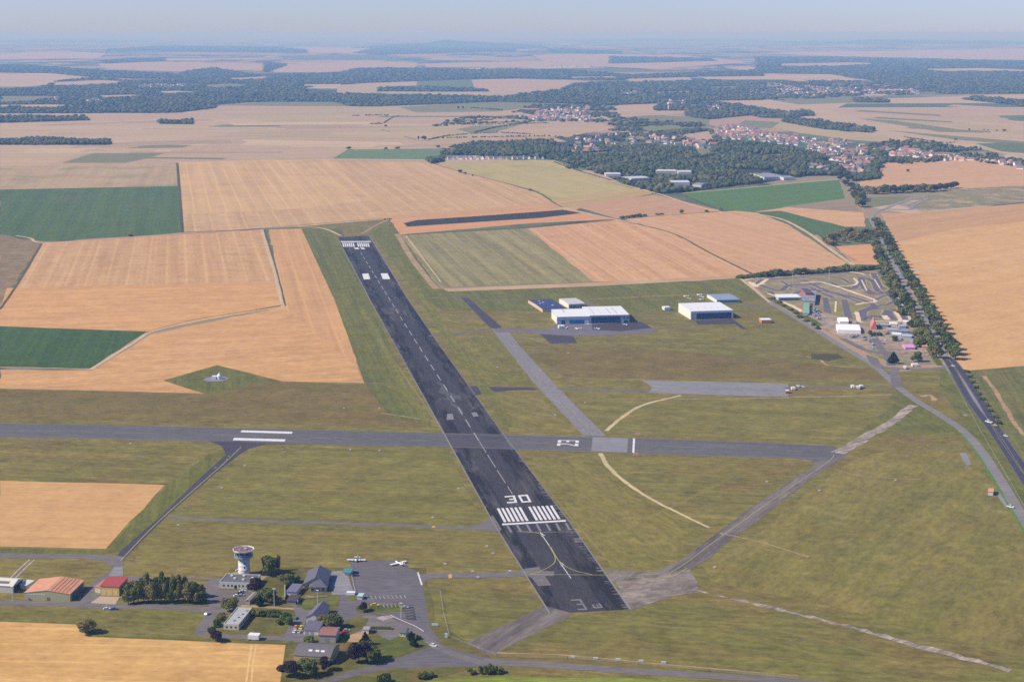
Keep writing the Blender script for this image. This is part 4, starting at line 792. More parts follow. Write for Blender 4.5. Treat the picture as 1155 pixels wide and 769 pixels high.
# ---- woodland (uncountable): crowns spread over the wooded areas, one object, over a dark floor
woods = [  # polygon, height
 ([(690, 150), (700, 139), (686, 132), (672, 126), (680, 119), (700, 117), (690, 120), (700, 133), (745, 136), (790, 140), (806, 150), (830, 158), (850, 163), (800, 168), (745, 166), (700, 168), (640, 168), (655, 154)], 9, .5),
 ([(528, 164), (560, 161), (620, 161), (640, 168), (700, 168), (745, 166), (800, 168), (850, 164), (880, 165), (930, 170), (985, 180), (1000, 178), (985, 200), (950, 198), (905, 199), (870, 205), (805, 213), (770, 217), (745, 219), (700, 205), (660, 190), (630, 181), (590, 176), (540, 176)], 14, .86),
 ([(560, 78), (600, 79), (640, 79), (715, 85), (860, 79), (860, 86), (780, 87), (710, 89), (700, 91), (640, 90), (560, 88)], 13, .97),
 ([(640, 100), (650, 94), (700, 93), (790, 92), (860, 94), (868, 100), (905, 108), (860, 113), (800, 114), (745, 117), (690, 119), (640, 117), (560, 115), (490, 118), (420, 120.5), (395, 120), (378, 115), (300, 115), (243, 118), (244, 122), (200, 127.5), (100, 128), (0, 128), (0, 101), (50, 99), (65, 92), (105, 88), (150, 92), (200, 90), (205, 82), (240, 77), (290, 85), (300, 89), (330, 84), (385, 83), (400, 78.5), (430, 77), (580, 79), (580, 89), (520, 90), (440, 93), (410, 94), (345, 99), (345, 106), (440, 107), (570, 109.5)], 14, .93),
 ([(0, 73), (40, 74), (60, 76), (120, 80), (200, 84), (240, 86), (240, 89), (150, 89), (100, 87), (60, 83), (0, 82)], 13, .97),
 ([(0, 132), (95, 132), (100, 136), (0, 139)], 13, 1), ([(0, 158), (124, 158.5), (125, 163.5), (0, 163.5)], 13, 1), ([(181, 136), (216, 136), (219, 140.5), (180, 140)], 15, 1),
 ([(113, 69), (140, 67), (185, 65.5), (184, 69), (120, 72)], 13, .97), ([(120, 56), (180, 52), (300, 53), (345, 56), (345, 60), (120, 58)], 13, .97), ([(428, 100), (460, 98), (510, 99), (550, 102), (550, 103.5), (428, 104)], 14, 1),
 ([(780, 88), (860, 95), (945, 91), (1040, 96), (1050, 104), (1030, 107), (960, 110), (870, 113), (860, 100)], 13, .55),
 ([(855, 65), (920, 64), (1020, 66), (1100, 68), (1160, 70), (1160, 106), (1060, 106), (1045, 99), (1000, 93), (960, 88), (940, 84), (855, 83)], 13, .97),
 ([(965, 112.5), (1000, 112.5), (1003, 116), (967, 116)], 15, 1), ([(1085, 112), (1100, 110), (1155, 114), (1155, 121), (1140, 118), (1100, 114)], 15, 1), ([(875, 128), (912, 126), (918, 131), (880, 132)], 15, 1),
 ([(885, 134), (925, 137), (985, 146), (983, 150), (930, 146), (885, 138)], 14, 1), ([(800, 116), (830, 118), (905, 130), (900, 134), (858, 133), (850, 130), (800, 135), (775, 131), (776, 122), (745, 120), (745, 117)], 13, 1),
 ([(740, 121), (770, 121), (773, 125), (740, 125)], 14, 1), ([(684, 134), (700, 136), (745, 138), (790, 144), (780, 152), (700, 150), (690, 144)], 11, .4),
 ([(575, 128), (600, 120), (640, 118), (680, 120), (690, 132), (698, 139), (690, 143), (670, 138), (610, 137), (580, 138)], 11, .5), ([(491, 142), (520, 133), (600, 131), (600, 137), (540, 140), (491, 143)], 9, .5),
 ([(970, 168), (1000, 160), (1050, 162), (1085, 168), (1080, 180), (1040, 184), (990, 190)], 12, .42), ([(1072, 166), (1105, 168), (1130, 178), (1155, 181), (1155, 190), (1100, 182), (1085, 178)], 11, .5), ([(962, 196), (995, 198), (993, 202), (965, 205)], 11, 1),
 ([(500, 168), (530, 164), (600, 167), (600, 175), (540, 176), (500, 175)], 11, .7), ([(483, 180), (500, 177), (502, 182), (486, 185)], 11, 1), ([(640, 152), (690, 146), (700, 152), (660, 158)], 9, .4),
 ([(640, 189), (652, 187), (652, 190), (641, 191)], 5, 1), ([(400, 60), (430, 53), (520, 50), (580, 53), (580, 58), (430, 62)], 14, 1), ([(620, 55), (700, 58), (700, 61), (620, 60)], 14, 1), ([(690, 64), (800, 66), (805, 69), (690, 72)], 14, 1), ([(300, 82), (300, 71), (320, 72), (320, 75)], 12, 1)]
def inside(pg, x, y):
    n = len(pg); c = False; j = n-1
    for i in range(n):
        if (pg[i][1] > y) != (pg[j][1] > y) and x < (pg[j][0]-pg[i][0])*(y-pg[i][1])/(pg[j][1]-pg[i][1])+pg[i][0]: c = not c
        j = i
    return c
def icos(sub):
    bm = bmesh.new(); bmesh.ops.create_icosphere(bm, subdivisions=sub, radius=1); v = np.array([x.co[:] for x in bm.verts]); f = np.array([[y.index for y in x.verts] for x in bm.faces]); bm.free(); return v, f
ICO2, ICO1 = icos(2), icos(1)
HOUSES = []            # photo points of the village houses (filled below before the wood is grown)
def wood_object(name, blobs, m, fine):
    v0, f0 = ICO2 if fine else ICO1; n = len(blobs); B = np.array(blobs); k = len(v0)
    V = np.repeat(v0[None], n, 0); nz = rng.uniform(.68, 1.18, (n, k, 1)); V = V*nz
    a = rng.uniform(0, 6.28, n); ca, sa_ = np.cos(a)[:, None], np.sin(a)[:, None]
    X = V[..., 0]*ca-V[..., 1]*sa_; Y = V[..., 0]*sa_+V[..., 1]*ca
    out = np.stack([B[:, None, 0]+X*B[:, None, 3], B[:, None, 1]+Y*B[:, None, 3], B[:, None, 2]+V[..., 2]*B[:, None, 4]], -1).reshape(-1, 3)
    Fc = (f0[None]+(np.arange(n)*k)[:, None, None]).reshape(-1)
    me = bpy.data.meshes.new(name); me.vertices.add(n*k); nl = len(Fc); me.loops.add(nl); me.polygons.add(nl//3)
    me.vertices.foreach_set('co', out.astype(np.float32).ravel()); me.loops.foreach_set('vertex_index', Fc.astype(np.int32)); me.polygons.foreach_set('loop_start', np.arange(0, nl, 3, dtype=np.int32)); me.update(calc_edges=True)
    me.materials.append(m); o = bpy.data.objects.new(name, me); COL.objects.link(o); o['kind'] = 'stuff'; return o
# ---- houses
walls = [plain('render_wall_%s' % n, c, .8, .06) for n, c in (('white', (.78, .75, .70)), ('cream', (.70, .62, .50)), ('grey', (.55, .53, .50)), ('pink', (.64, .52, .44)))]
roofs = [plain('roof_%s' % n, c, .8, .2, .5) for n, c in (('terracotta', (.40, .22, .16)), ('brown', (.26, .18, .15)), ('orange', (.48, .30, .20)), ('slate', (.17, .165, .18)), ('red', (.42, .17, .13)))]
glass = plain('window_glass', (.04, .06, .08), .15, .1, .5, 0, .6)
def house_mesh():
    w = MB(); w.prism([(-.5, 0), (.5, 0), (.5, .55), (0, .95), (-.5, .55)], -.5, .5)
    r = MB(); r.prism([(-.58, .50), (0, .98), (.58, .50), (.58, .56), (0, 1.05), (-.58, .56)], -.54, .54)
    ch = MB().box(.1, .2, -.1, .05, .8, 1.25)
    o1, o2, o3 = w.build('house', walls[0]), r.build('roof', roofs[0]), ch.build('chimney', walls[3]); ms = (o1.data, o2.data, o3.data)
    for o in (o1, o2, o3): bpy.data.objects.remove(o)
    return ms
HM = house_mesh()
def house(u, v, label, group, rt=None, wl=None, s=None):
    p = P(u, v); o = bpy.data.objects.new('house', HM[0]); COL.objects.link(o); o.location = (p.x, p.y, 0); o.rotation_euler = (0, 0, random.choice([0, 1.57])+random.uniform(-.5, .5))
    s = s or random.uniform(10, 17); o.scale = (s*random.uniform(.7, .85), s*random.uniform(.95, 1.35), random.uniform(7.5, 11))
    r = bpy.data.objects.new('roof', HM[1]); COL.objects.link(r); r.parent = o
    for ob, mt in ((o, wl or random.choice(walls+[walls[0]]*2+[walls[1]])), (r, rt or random.choice(roofs+[roofs[0], roofs[2]]))):
        ob.material_slots[0].link = 'OBJECT'; ob.material_slots[0].material = mt
    tag(o, label, 'house', group); HOUSES.append((p.x, p.y, s)); return o
NH = [0]
def village(n, pg, label, group, rt=None, wl=None, mind=13, tries=6000, dens=None):
    xs = [a for a, b in pg]; ys = [b for a, b in pg]; got = 0
    for _ in range(tries):
        if got >= n or NH[0] >= 298: break
        u, v = random.uniform(min(xs), max(xs)), random.uniform(min(ys), max(ys))
        if not inside(pg, u, v): continue
        p = P(u, v)
        if any((p.x-a)**2+(p.y-b)**2 < mind**2 for a, b, _s in HOUSES): continue
        house(u, v, label, group, rt, wl); got += 1; NH[0] = len(HOUSES)
village(84, [(806, 143), (830, 141), (872, 150), (905, 160), (900, 164), (862, 159), (830, 157), (806, 154)], 'small pale house with tiled roof in the dense village in the woods', 'houses of the dense village in the woods')
village(66, [(905, 158), (950, 158), (972, 163), (985, 178), (975, 196), (958, 197), (945, 186), (925, 176), (905, 168)], 'small pale house with tiled roof in the village end near the avenue', 'houses of the village end near the avenue')
village(26, [(985, 168), (1010, 166), (1050, 172), (1092, 178), (1090, 184), (1045, 180), (1000, 176)], 'house among trees in the ribbon right of the village', 'houses in the ribbon right of the village')
village(10, [(1094, 177), (1130, 181), (1152, 188), (1152, 191), (1120, 186), (1094, 181)], 'white walled house in the row at the right edge', 'houses in the row at the right edge', None, walls[0])
village(40, [(585, 131), (618, 124), (664, 121), (668, 136), (640, 136), (600, 135)], 'tiny house of the far hamlet above the pink field', 'houses of the far hamlet above the pink field')
for i in range(17): house(506+i*6.6+random.uniform(-1, 1), 180-(i > 11)*.5, 'low white house in the row under the wood', 'white houses in the row under the wood', random.choice([roofs[1], roofs[3]]), walls[0], 9)
village(22, [(655, 156), (680, 155), (694, 160), (690, 168), (660, 172), (640, 174)], 'small house scattered in the middle wood', 'houses scattered in the middle wood')
village(22, [(700, 152), (770, 156), (805, 163), (800, 170), (745, 160)], 'small house half hidden in the wood left of the village', 'houses half hidden in the wood')
village(8, [(912, 189), (925, 186), (936, 190), (930, 194), (914, 194)], 'white gabled house in the group below the village', 'houses of the group below the village')
# the far hamlets past those: too many and too small to single out, one mass
fm = []; fr = []
def far_village(n, pg):
    xs = [a for a, b in pg]; ys = [b for a, b in pg]; got = 0; W, R = MB(), MB()
    while got < n:
        u, v = random.uniform(min(xs), max(xs)), random.uniform(min(ys), max(ys))
        if not inside(pg, u, v): continue
        p = P(u, v); s = random.uniform(11, 17); Mt = Matrix.Translation(p) @ Matrix.Rotation(random.uniform(0, 3), 4, 'Z') @ Matrix.Diagonal((s, s*1.2, 7.5, 1))
        (W).prism([(-.5, 0), (.5, 0), (.5, .55), (0, .95), (-.5, .55)], -.5, .5, Mt); R.prism([(-.58, .50), (0, .98), (.58, .50), (.58, .56), (0, 1.05), (-.58, .56)], -.54, .54, Mt); HOUSES.append((p.x, p.y, s)); got += 1
    return W, R
W, R = MB(), MB()
for n, pg in ((110, [(806, 143), (830, 141), (872, 150), (905, 160), (900, 165), (862, 161), (830, 159), (806, 156)]), (80, [(905, 158), (950, 158), (972, 163), (985, 178), (975, 196), (958, 197), (945, 186), (925, 176), (905, 168)]), (40, [(985, 168), (1010, 166), (1050, 172), (1092, 178), (1090, 184), (1045, 180), (1000, 176)]), (50, [(585, 131), (618, 124), (664, 121), (668, 136), (640, 136), (600, 135)]), (16, [(870, 150), (900, 153), (930, 156), (925, 160), (880, 160)]), (150, [(842, 97), (880, 93), (900, 97), (960, 98), (1040, 101), (1035, 107), (960, 105), (900, 110), (880, 108), (845, 108)]), (60, [(150, 97), (180, 95), (210, 95.5), (205, 99), (155, 99)]), (30, [(640, 158), (700, 150), (790, 153), (800, 166), (745, 164), (690, 168)]), (14, [(620, 74), (660, 75), (660, 77), (620, 77)]), (20, [(60, 110), (120, 112), (120, 115), (60, 114)]), (14, [(700, 103), (720, 102), (722, 106), (702, 106)]), (12, [(795, 119), (812, 120), (812, 126), (798, 125)]), (12, [(750, 113), (775, 114), (775, 118), (752, 118)])):
    w, r = far_village(n, pg); W.add(w.v, w.f); R.add(r.v, r.f)
tag(W.build('far_town', walls[0]), 'pale specks of the smallest village houses and the far towns', None, None, 'stuff'); tag(R.build('far_town_roofs', roofs[1]), 'brownish roofs of the far towns beyond the woods', None, None, 'stuff')
# grow the wood
HG = {}
for a, b, s in HOUSES: HG.setdefault((int(a//60), int(b//60)), []).append((a, b, s))
WORKS = [((683, 199.5), (700, 199.5), (701, 197.5), 'white roofed works in the wood, leftmost'), ((712, 204.5), (733, 203.5), (734, 201), 'white roofed works in the wood, second from the left'), ((740, 196), (763, 196), (764, 194), 'upper white roofed works in the wood'), ((757, 209), (778, 209), (778, 206.5), 'large bright works at the edge of the green field'), ((781, 211), (791, 211.5), (792, 209.5), 'small grey works beside the large bright one'), ((765, 197), (780, 197), (780, 195), 'long pale works right in the wood'), ((862, 203), (886, 202.5), (885, 197.5), 'wide grey roofed barn above the green field'), ((884, 203.5), (896, 203.2), (896, 201), 'low white shed beside the wide grey barn')]
for a_, b_, c_, lb in WORKS+[((786, 168), (796, 168), (794, 165), '')]:
    A, B, C = P(*a_), P(*b_), P(*c_)
    for i in range(7):
        for q in (A.lerp(B, i/6), A.lerp(B, i/6)+(C-B)): HG.setdefault((int(q.x//60), int(q.y//60)), []).append((q.x, q.y, 10))
def cap_height(x, y):
    cx_, cy_ = int(x//60), int(y//60); m = 99; k_ = 335/y*.9
    for i in (-1, 0, 1):
        for j in range(0, 5):
            for a, b, s in HG.get((cx_+i, cy_+j), ()):
                if abs(x-a) < (10 if y < 5600 else 16) and 0 < b-y < 240: m = min(m, 1.0+(b-y)*k_)
    return m
def near_house(x, y):
    cx_, cy_ = int(x//60), int(y//60)
    for i in (-1, 0, 1):
        for j in (-1, 0, 1):
            for a, b, s in HG.get((cx_+i, cy_+j), ()):
                if abs(x-a) < 11 and -12 < y-b < 9: return True
    return False
nearB, farB = [], []
HOLES = [([(176, 103.2), (200, 102.6), (224, 104), (222, 106.3), (184, 106.5)], mPl), ([(0, 108.5), (50, 108.5), (75, 110), (30, 115.5), (0, 116)], mG2), ([(0, 118.5), (60, 118), (110, 120), (60, 122), (0, 122)], mP2), ([(340, 95.5), (384, 95), (384, 98), (344, 98)], mP2), ([(396, 100.5), (427, 99.5), (427, 103.5), (398, 103.5)], mPl),
 ([(372, 104.6), (440, 103.3), (560, 104.3), (580, 107), (440, 107.3)], mPl), ([(255, 88.5), (300, 86.5), (300, 89.5), (262, 91)], mP1), ([(60, 93), (110, 90.5), (150, 92), (120, 96), (60, 98)], mP1), ([(225, 96), (262, 94.5), (290, 97), (240, 100)], mG2), ([(110, 108), (150, 107), (160, 110), (115, 111)], mP1),
 ([(640, 87), (690, 86.3), (700, 88.3), (645, 89)], mP1), ([(560, 97), (610, 96), (640, 98), (600, 102), (555, 103)], mP1), ([(880, 72), (960, 70.5), (1000, 72), (940, 75), (880, 75)], mP1), ([(1040, 78), (1110, 77), (1155, 79), (1155, 81), (1060, 81)], mP2), ([(700, 156), (722, 153), (728, 157), (706, 160)], mG2), ([(782, 166), (800, 166), (803, 175), (785, 176)], mG2),
 ([(720, 143), (760, 141), (775, 146), (730, 150)], mG2), ([(770, 152), (800, 148), (806, 160), (780, 160)], mP1), ([(740, 104), (775, 103), (780, 105.5), (742, 106)], mP2), ([(800, 98), (830, 97.5), (835, 100), (802, 100.5)], mG2), ([(845, 176), (880, 174), (885, 177), (850, 179)], mG2), ([(660, 173), (690, 171), (694, 174), (664, 176)], mG2)]
HOLEW = [[(p.x, p.y) for p in toworld(pg)] for pg, m_ in HOLES]
for pg, hgt, dens in woods:
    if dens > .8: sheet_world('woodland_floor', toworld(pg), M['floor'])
    wp = [(p.x, p.y) for p in toworld(pg)]; ys = [b for a, b in wp]; y = min(ys); ymax = max(ys)
    while y < ymax:
        near = y < 5600; st = 8.5 if near else .0021*y; xs = []
        n = len(wp)
        for i in range(n):
            (x1, y1), (x2, y2) = wp[i], wp[(i+1) % n]
            if (y1 > y) != (y2 > y): xs.append(x1+(x2-x1)*(y-y1)/(y2-y1))
        xs.sort()
        for a, b in zip(xs[::2], xs[1::2]):
            x = a
            while x < b:
                xx, yy = x+random.uniform(-.5, .5)*st, y+random.uniform(-.7, .7)*st*1.5; x += st*random.uniform(.7, 1.25)
                cl2 = math.sin(xx/90+math.sin(yy/130)*2)*math.sin(yy/170+1.3*math.sin(xx/210))
                if random.random() > dens or (dens < .95 and cl2 > dens*1.15-.2): continue
                if near_house(xx, yy): continue
                if any(inside(hl, xx, yy) for hl in HOLEW): continue
                h = hgt*random.uniform(.5, 1.12)*(.82+.25*math.sin(xx/47+1.7*math.sin(yy/61)))
                h = min(h, cap_height(xx, yy))
                if h < 3.5: continue
                r = st*random.uniform(.38, 1.0)*min(1, .45+h/22)*1.15 if near else st*random.uniform(.55, 1.0)
                (nearB if near else farB).append((xx, yy, h*.5, r, h*.52))
        y += st*1.5 if near else st*2.4
print('woods', len(nearB), len(farB), 'trees', NTREE[0], 'houses', len(HOUSES))
for pg, m_ in HOLES: sheet_world('field', toworld(pg), m_)
tag(wood_object('woodland', nearB, WOODM, True), 'dense mixed wood round the village'); tag(wood_object('far_woodland', farB, WOODM, False), 'bluish far woods lying across the plain')
# scattered field trees and hedges far away belong to that mass too
hb = []
for pp, h in (([(483, 158), (510, 153), (560, 150), (600, 152)], 5), ([(500, 156), (560, 154.8), (620, 154), (637, 156)], 6), ([(535, 150), (560, 144), (598, 138)], 6), ([(398, 131), (440, 130)], 6), ([(418, 140), (433, 140)], 7), ([(433, 139), (445, 132), (460, 131)], 4), ([(522, 140), (545, 141), (620, 139)], 5), ([(1020, 155), (1060, 161), (1078, 161)], 4), ([(530, 122), (545, 123), (570, 125)], 8), ([(625, 183), (650, 192), (690, 204)], 2.5), ([(200, 184), (203, 211), (206, 262)], .6), ([(435, 248), (444, 247)], 3)):
    w = smooth_line(toworld(pp), 8)
    for a, b in zip(w, w[1:]):
        L = (b-a).length; n = max(1, int(L/(h*1.1)))
        for j in range(n):
            if random.random() < .85: p = a.lerp(b, j/n); hh = h*random.uniform(.5, 1.1); hb.append((p.x+random.uniform(-2, 2), p.y+random.uniform(-4, 4), hh*.45, h*random.uniform(.5, .9), hh*.5))
tag(wood_object('field_hedges', hb, LEAF['far'], False), 'thin dark hedges along far field edges')

# far low hills on the horizon
def hill(u0, u1, v, h, dpt, label):
    a, b = P(u0, v), P(u1, v); n = 48; vs, fs = [], []
    for j in range(9):
        for i in range(n+1):
            t = i/n; s = j/8; z = h*(math.sin(math.pi*t)**1.2)*math.sin(math.pi*s)*(1+.18*math.sin(t*17)+.1*math.sin(t*31+1)); vs.append((a.x+(b.x-a.x)*t, a.y+dpt*s, max(0, z)+8))
    for j in range(8):
        for i in range(n): o = j*(n+1)+i; fs.append((o, o+1, o+n+2, o+n+1))
    me = bpy.data.meshes.new('hill'); me.from_pydata(vs, [], fs); me.materials.append(M['hill']); o = bpy.data.objects.new('hill', me); COL.objects.link(o); tag(o, label, None, None, 'structure')
M['hill'] = ground_mat('wooded_hill', (.035, .05, .025), (.10, .11, .06), 0, .0006)
hill(395, 620, 54.5, 120, 9000, 'low wooded hill on the horizon left of centre'); hill(-80, 130, 48, 60, 9000, 'faint low ridge on the left horizon'); hill(900, 1250, 50, 90, 12000, 'faint low ridge on the right horizon'); hill(640, 900, 47, 60, 12000, 'faint low ridge on the central horizon')

# ---- buildings
def frame(p0, p1, p2, dmin=None):
    a, b, c = P(*p0), P(*p1), P(*p2); w = b-a; ang = math.atan2(w.y, w.x); W = w.length; n = Vector((-w.y, w.x, 0)).normalized(); D = abs((c-b).dot(n)); return a, ang, W, D
BM = {}
def bmat(n, c=None, **k):
    if n not in BM: BM[n] = plain(n, c, **k)
    return BM[n]
def building(name, label, cat, p0, p1, p2, h, hr, wall, roof, ridge='w', D=None, over=.35, openings=(), group=None, lines=None, skylights=()):
    a, ang, W, DD = frame(p0, p1, p2); D = D or DD
    r = empty(name, (a.x, a.y, 0), ang, label, cat, group); w, f = MB(), MB(); o = over; t = .25
    if ridge == 'w':
        P_ = [(0, 0), (D, 0), (D, h), (D/2, hr), (0, h)]; Mx = Matrix(((0, 1, 0, 0), (1, 0, 0, 0), (0, 0, 1, 0), (0, 0, 0, 1)))
        w.prism(P_, 0, W, Mx); k = (hr-h)/(D/2)
        f.prism([(-o, h-o*k+.02), (D/2, hr+.02), (D+o, h-o*k+.02), (D+o, h-o*k+t), (D/2, hr+t), (-o, h-o*k+t)], -o, W+o, Mx)
    elif ridge == 'd':
        w.prism([(0, 0), (W, 0), (W, h), (W/2, hr), (0, h)], 0, D); k = (hr-h)/(W/2)
        f.prism([(-o, h-o*k+.02), (W/2, hr+.02), (W+o, h-o*k+.02), (W+o, h-o*k+t), (W/2, hr+t), (-o, h-o*k+t)], -o, D+o)
    elif ridge == 'mono':
        Mx = Matrix(((0, 1, 0, 0), (1, 0, 0, 0), (0, 0, 1, 0), (0, 0, 0, 1)))
        w.prism([(0, 0), (D, 0), (D, hr), (0, h)], 0, W, Mx); f.prism([(-o, h+.02), (D+o, hr+.02), (D+o, hr+t), (-o, h+t)], -o, W+o, Mx)
    elif ridge in ('arch_w', 'arch_d'):
        A = D if ridge == 'arch_w' else W; n = 12; arc = [(A*(1-i/n), h+(hr-h)*math.sin(math.pi*i/n)) for i in range(n+1)]
        up = [(A/2+(x-A/2)*1.03, z+.3) for x, z in arc]; Mx = Matrix(((0, 1, 0, 0), (1, 0, 0, 0), (0, 0, 1, 0), (0, 0, 0, 1))) if ridge == 'arch_w' else None
        w.prism([(0, 0), (A, 0)]+arc, 0, W if ridge == 'arch_w' else D, Mx); f.prism([(x, z+.03) for x, z in arc]+up[::-1], -o, (W if ridge == 'arch_w' else D)+o, Mx)
    else:
        w.box(0, W, 0, D, 0, h); f.box(.3, W-.3, .3, D-.3, h+.01, h+.12); pr = MB()
        for b_ in ((0, W, 0, .3), (0, W, D-.3, D), (0, .3, .3, D-.3), (W-.3, W, .3, D-.3)): pr.box(b_[0], b_[1], b_[2], b_[3], h+.01, h+.5)
        pr.build('parapet', wall, r)
    w.build('wall', wall, r); rf = f.build('roof', roof, r)
    def zr(u_, d_):
        x, y = u_*W, d_*D
        if ridge == 'w': return hr-abs(y-D/2)*(hr-h)/(D/2)+t
        if ridge == 'd': return hr-abs(x-W/2)*(hr-h)/(W/2)+t
        if ridge == 'mono': return h+(hr-h)*d_+t
        if ridge == 'arch_w': return h+(hr-h)*math.sin(math.pi*d_)+.3
        if ridge == 'arch_d': return h+(hr-h)*math.sin(math.pi*u_)+.3
        return h+.12
    for (u0, u1, d0, d1, mt, nm) in skylights:
        m_ = MB(); n = 6
        for i in range(n):      # a raised strip that follows the roof
            s0, s1 = i/n, (i+1)/n; da, db = d0+(d1-d0)*s0, d0+(d1-d0)*s1
            q = [(u0*W, da*D, zr(u0, da)), (u1*W, da*D, zr(u1, da)), (u1*W, db*D, zr(u1, db)), (u0*W, db*D, zr(u0, db))]
            m_.add([(x, y, z-.05) for x, y, z in q]+[(x, y, z+.12) for x, y, z in q], [(0, 3, 2, 1), (4, 5, 6, 7), (0, 1, 5, 4), (1, 2, 6, 5), (2, 3, 7, 6), (3, 0, 4, 7)])
        m_.build(nm, mt, rf)
    for op in openings:
        side, u0, u1, z0, z1, mt, nm = op; m_ = MB(); e = .06
        if side == 'f': m_.box(u0*W, u1*W, -e, .05, z0, z1)
        elif side == 'r': m_.box(W-.05, W+e, u0*D, u1*D, z0, z1)
        elif side == 'l': m_.box(-e, .05, u0*D, u1*D, z0, z1)
        m_.build(nm, mt, r)
    return r, W, D, rf
white = bmat('white_cladding', (.72, .73, .72), var=.04); cream = bmat('cream_wall', (.60, .56, .42), var=.06); offw = bmat('offwhite_wall', (.60, .59, .56), var=.06)
blue = bmat('blue_door', (.04, .18, .38), var=.1); dblue = bmat('dark_hangar_glass', (.025, .085, .17), rough=.4); dark = bmat('dark_opening', (.03, .03, .035)); 
# control tower
tp = P(275.6, 647.5); tw = empty('control_tower', (tp.x, tp.y, 0), 0, 'white round control tower with blue glass cab and wide flat roof', 'control tower')
K = .97
sh = MB().lathe([(3.75, 0), (3.75, 3), (3.6, 3.1), (3.6, 10.2)], 28).build('shaft', bmat('tower_concrete', (.60, .59, .57), var=.06), tw, True)
for z in (3.3, 6.1, 8.6): MB().lathe([(3.66, z), (3.68, z+.05), (3.68, z+.2), (3.66, z+.25)], 28).build('band', bmat('tower_joint', (.36, .36, .36)), sh)
for i, z in enumerate((2.2, 5.0, 7.6)): MB().box(-.5, .5, -3.72, -3.5, z, z+1.1, Matrix.Rotation(.25, 4, 'Z')).build('window', glass, sh)
MB().lathe([(3.6, 10.2), (5.6, 11.5), (5.9, 11.7), (5.9, 12.7), (5.7, 12.7), (5.7, 11.9), (.5, 11.9)], 12).build('gallery', bmat('gallery_blue', (.22, .33, .40), var=.08), tw)
rl = MB()
for i in range(24): a = i*math.tau/24; rl.tube((5.8*math.cos(a), 5.8*math.sin(a), 12.7), (5.8*math.cos(a), 5.8*math.sin(a), 13.5), .05, n=4)
rl.lathe([(5.72, 13.5), (5.88, 13.5), (5.88, 13.6), (5.72, 13.6)], 24, None, False).build('railing', offw, tw)
MB().lathe([(4.6, 11.9), (4.6, 13.0), (5.3, 15.6)], 10).build('cab_glass', bmat('cab_glass', (.015, .07, .11), rough=.12, spec=.7), tw)
ml = MB()
for i in range(10): a = i*math.tau/10; ml.tube((4.65*math.cos(a), 4.65*math.sin(a), 12.8), (5.38*math.cos(a), 5.38*math.sin(a), 15.6), .12, n=4)
ml.build('mullion', offw, tw)
rf = MB().lathe([(5.5, 15.6), (6.7, 16.0), (6.9, 16.9), (6.5, 16.9), (6.3, 16.4), (.3, 16.4)], 10).build('roof', bmat('tower_rim', (.66, .66, .66), var=.04), tw)
MB().lathe([(6.2, 16.42), (6.2, 16.5)], 10).build('roof_deck', bmat('red_roof_deck', (.22, .115, .10), var=.3), rf)
for x, y, h in ((1, -1, 2.2), (-2, 1, 1.6), (2, .5, 1.4), (-3.4, -1, 1.2), (0, 2.5, 1.8)): MB().tube((x, y, 16.4), (x, y, 16.4+h), .10, .06).add([], []).build('antenna', offw, rf)
MB().box(.3, 1.9, -.6, .6, 16.4, 17.3).box(-2.6, -1.9, -2.2, -1.5, 16.4, 17.1).build('equipment_box', offw, rf)
win = lambda s, us, z0, z1, m=None, w=.03, nm='window': [(s, u-w/2, u+w/2, z0, z1, m or glass, nm) for u in us]
grey_roof = bmat('grey_roofing', (.13, .13, .13), var=.2)
r, W, D, rfo = building('office_building', 'white flat roofed block at the foot of the control tower', 'building', (247.8, 663.3), (286.5, 664.8), (292.6, 655), 3.8, 0, offw, grey_roof, 'flat', openings=win('f', (.12, .25, .36, .57, .68, .8, .9), 1.5, 2.7, w=.05)+[('f', .43, .5, 0, 2.5, dark, 'door')]+win('r', (.25, .5, .75), 1.3, 2.6, w=.12))
for x, y in ((.2, .75), (.35, .45), (.55, .8), (.62, .35), (.85, .55)): MB().box(x*W-.7, x*W+.7, y*D-.6, y*D+.6, 3.9, 4.8).build('roof_vent', white, rfo)
building('office_building', 'long low white office with pale grey roof and hedge at its left', 'building', (252.3, 709.8), (269.3, 710.6), (282.6, 691.5), 3.2, 0, cream, bmat('pale_grey_roof', (.40, .39, .38), var=.15), 'flat', openings=win('r', (.1, .22, .34, .46, .58, .7, .82), 1.2, 2.4, w=.07)+win('f', (.2, .5, .8), 1.2, 2.3, w=.12), skylights=[(.45+.1*i, .6+.1*i, .2+.2*i, .25+.2*i, dark, 'roof_vent') for i in range(4)])
building('shed', 'small beige shed between cars and conifer', 'shed', (277.4, 681.3), (281.8, 681.6), (287.3, 671.5), 2.5, 3.0, bmat('beige_wall', (.45, .38, .27)), bmat('beige_roof', (.33, .27, .20)), 'd')
slate = bmat('slate_roof', (.115, .115, .135), var=.12); slate2 = bmat('slate_roof_purple', (.14, .125, .17), var=.12)
r, W, D, rfo = building('clubhouse', 'slate roofed clubhouse with hipped front beside the apron', 'building', (343.5, 664), (368, 664), (368, 650), 3.6, 7.2, bmat('club_wall', (.46, .40, .30)), slate, 'd', over=.8, openings=win('r', (.15, .35, .55, .75), 1, 2.6, w=.1)+win('f', (.2, .5, .8), 1, 2.6, w=.1))
fw, ft = MB(), MB(); fw.box(W*.3, W*1.05, -5, 0, 0, 3.3); fw.build('front_wing', bmat('club_wall', None), r)
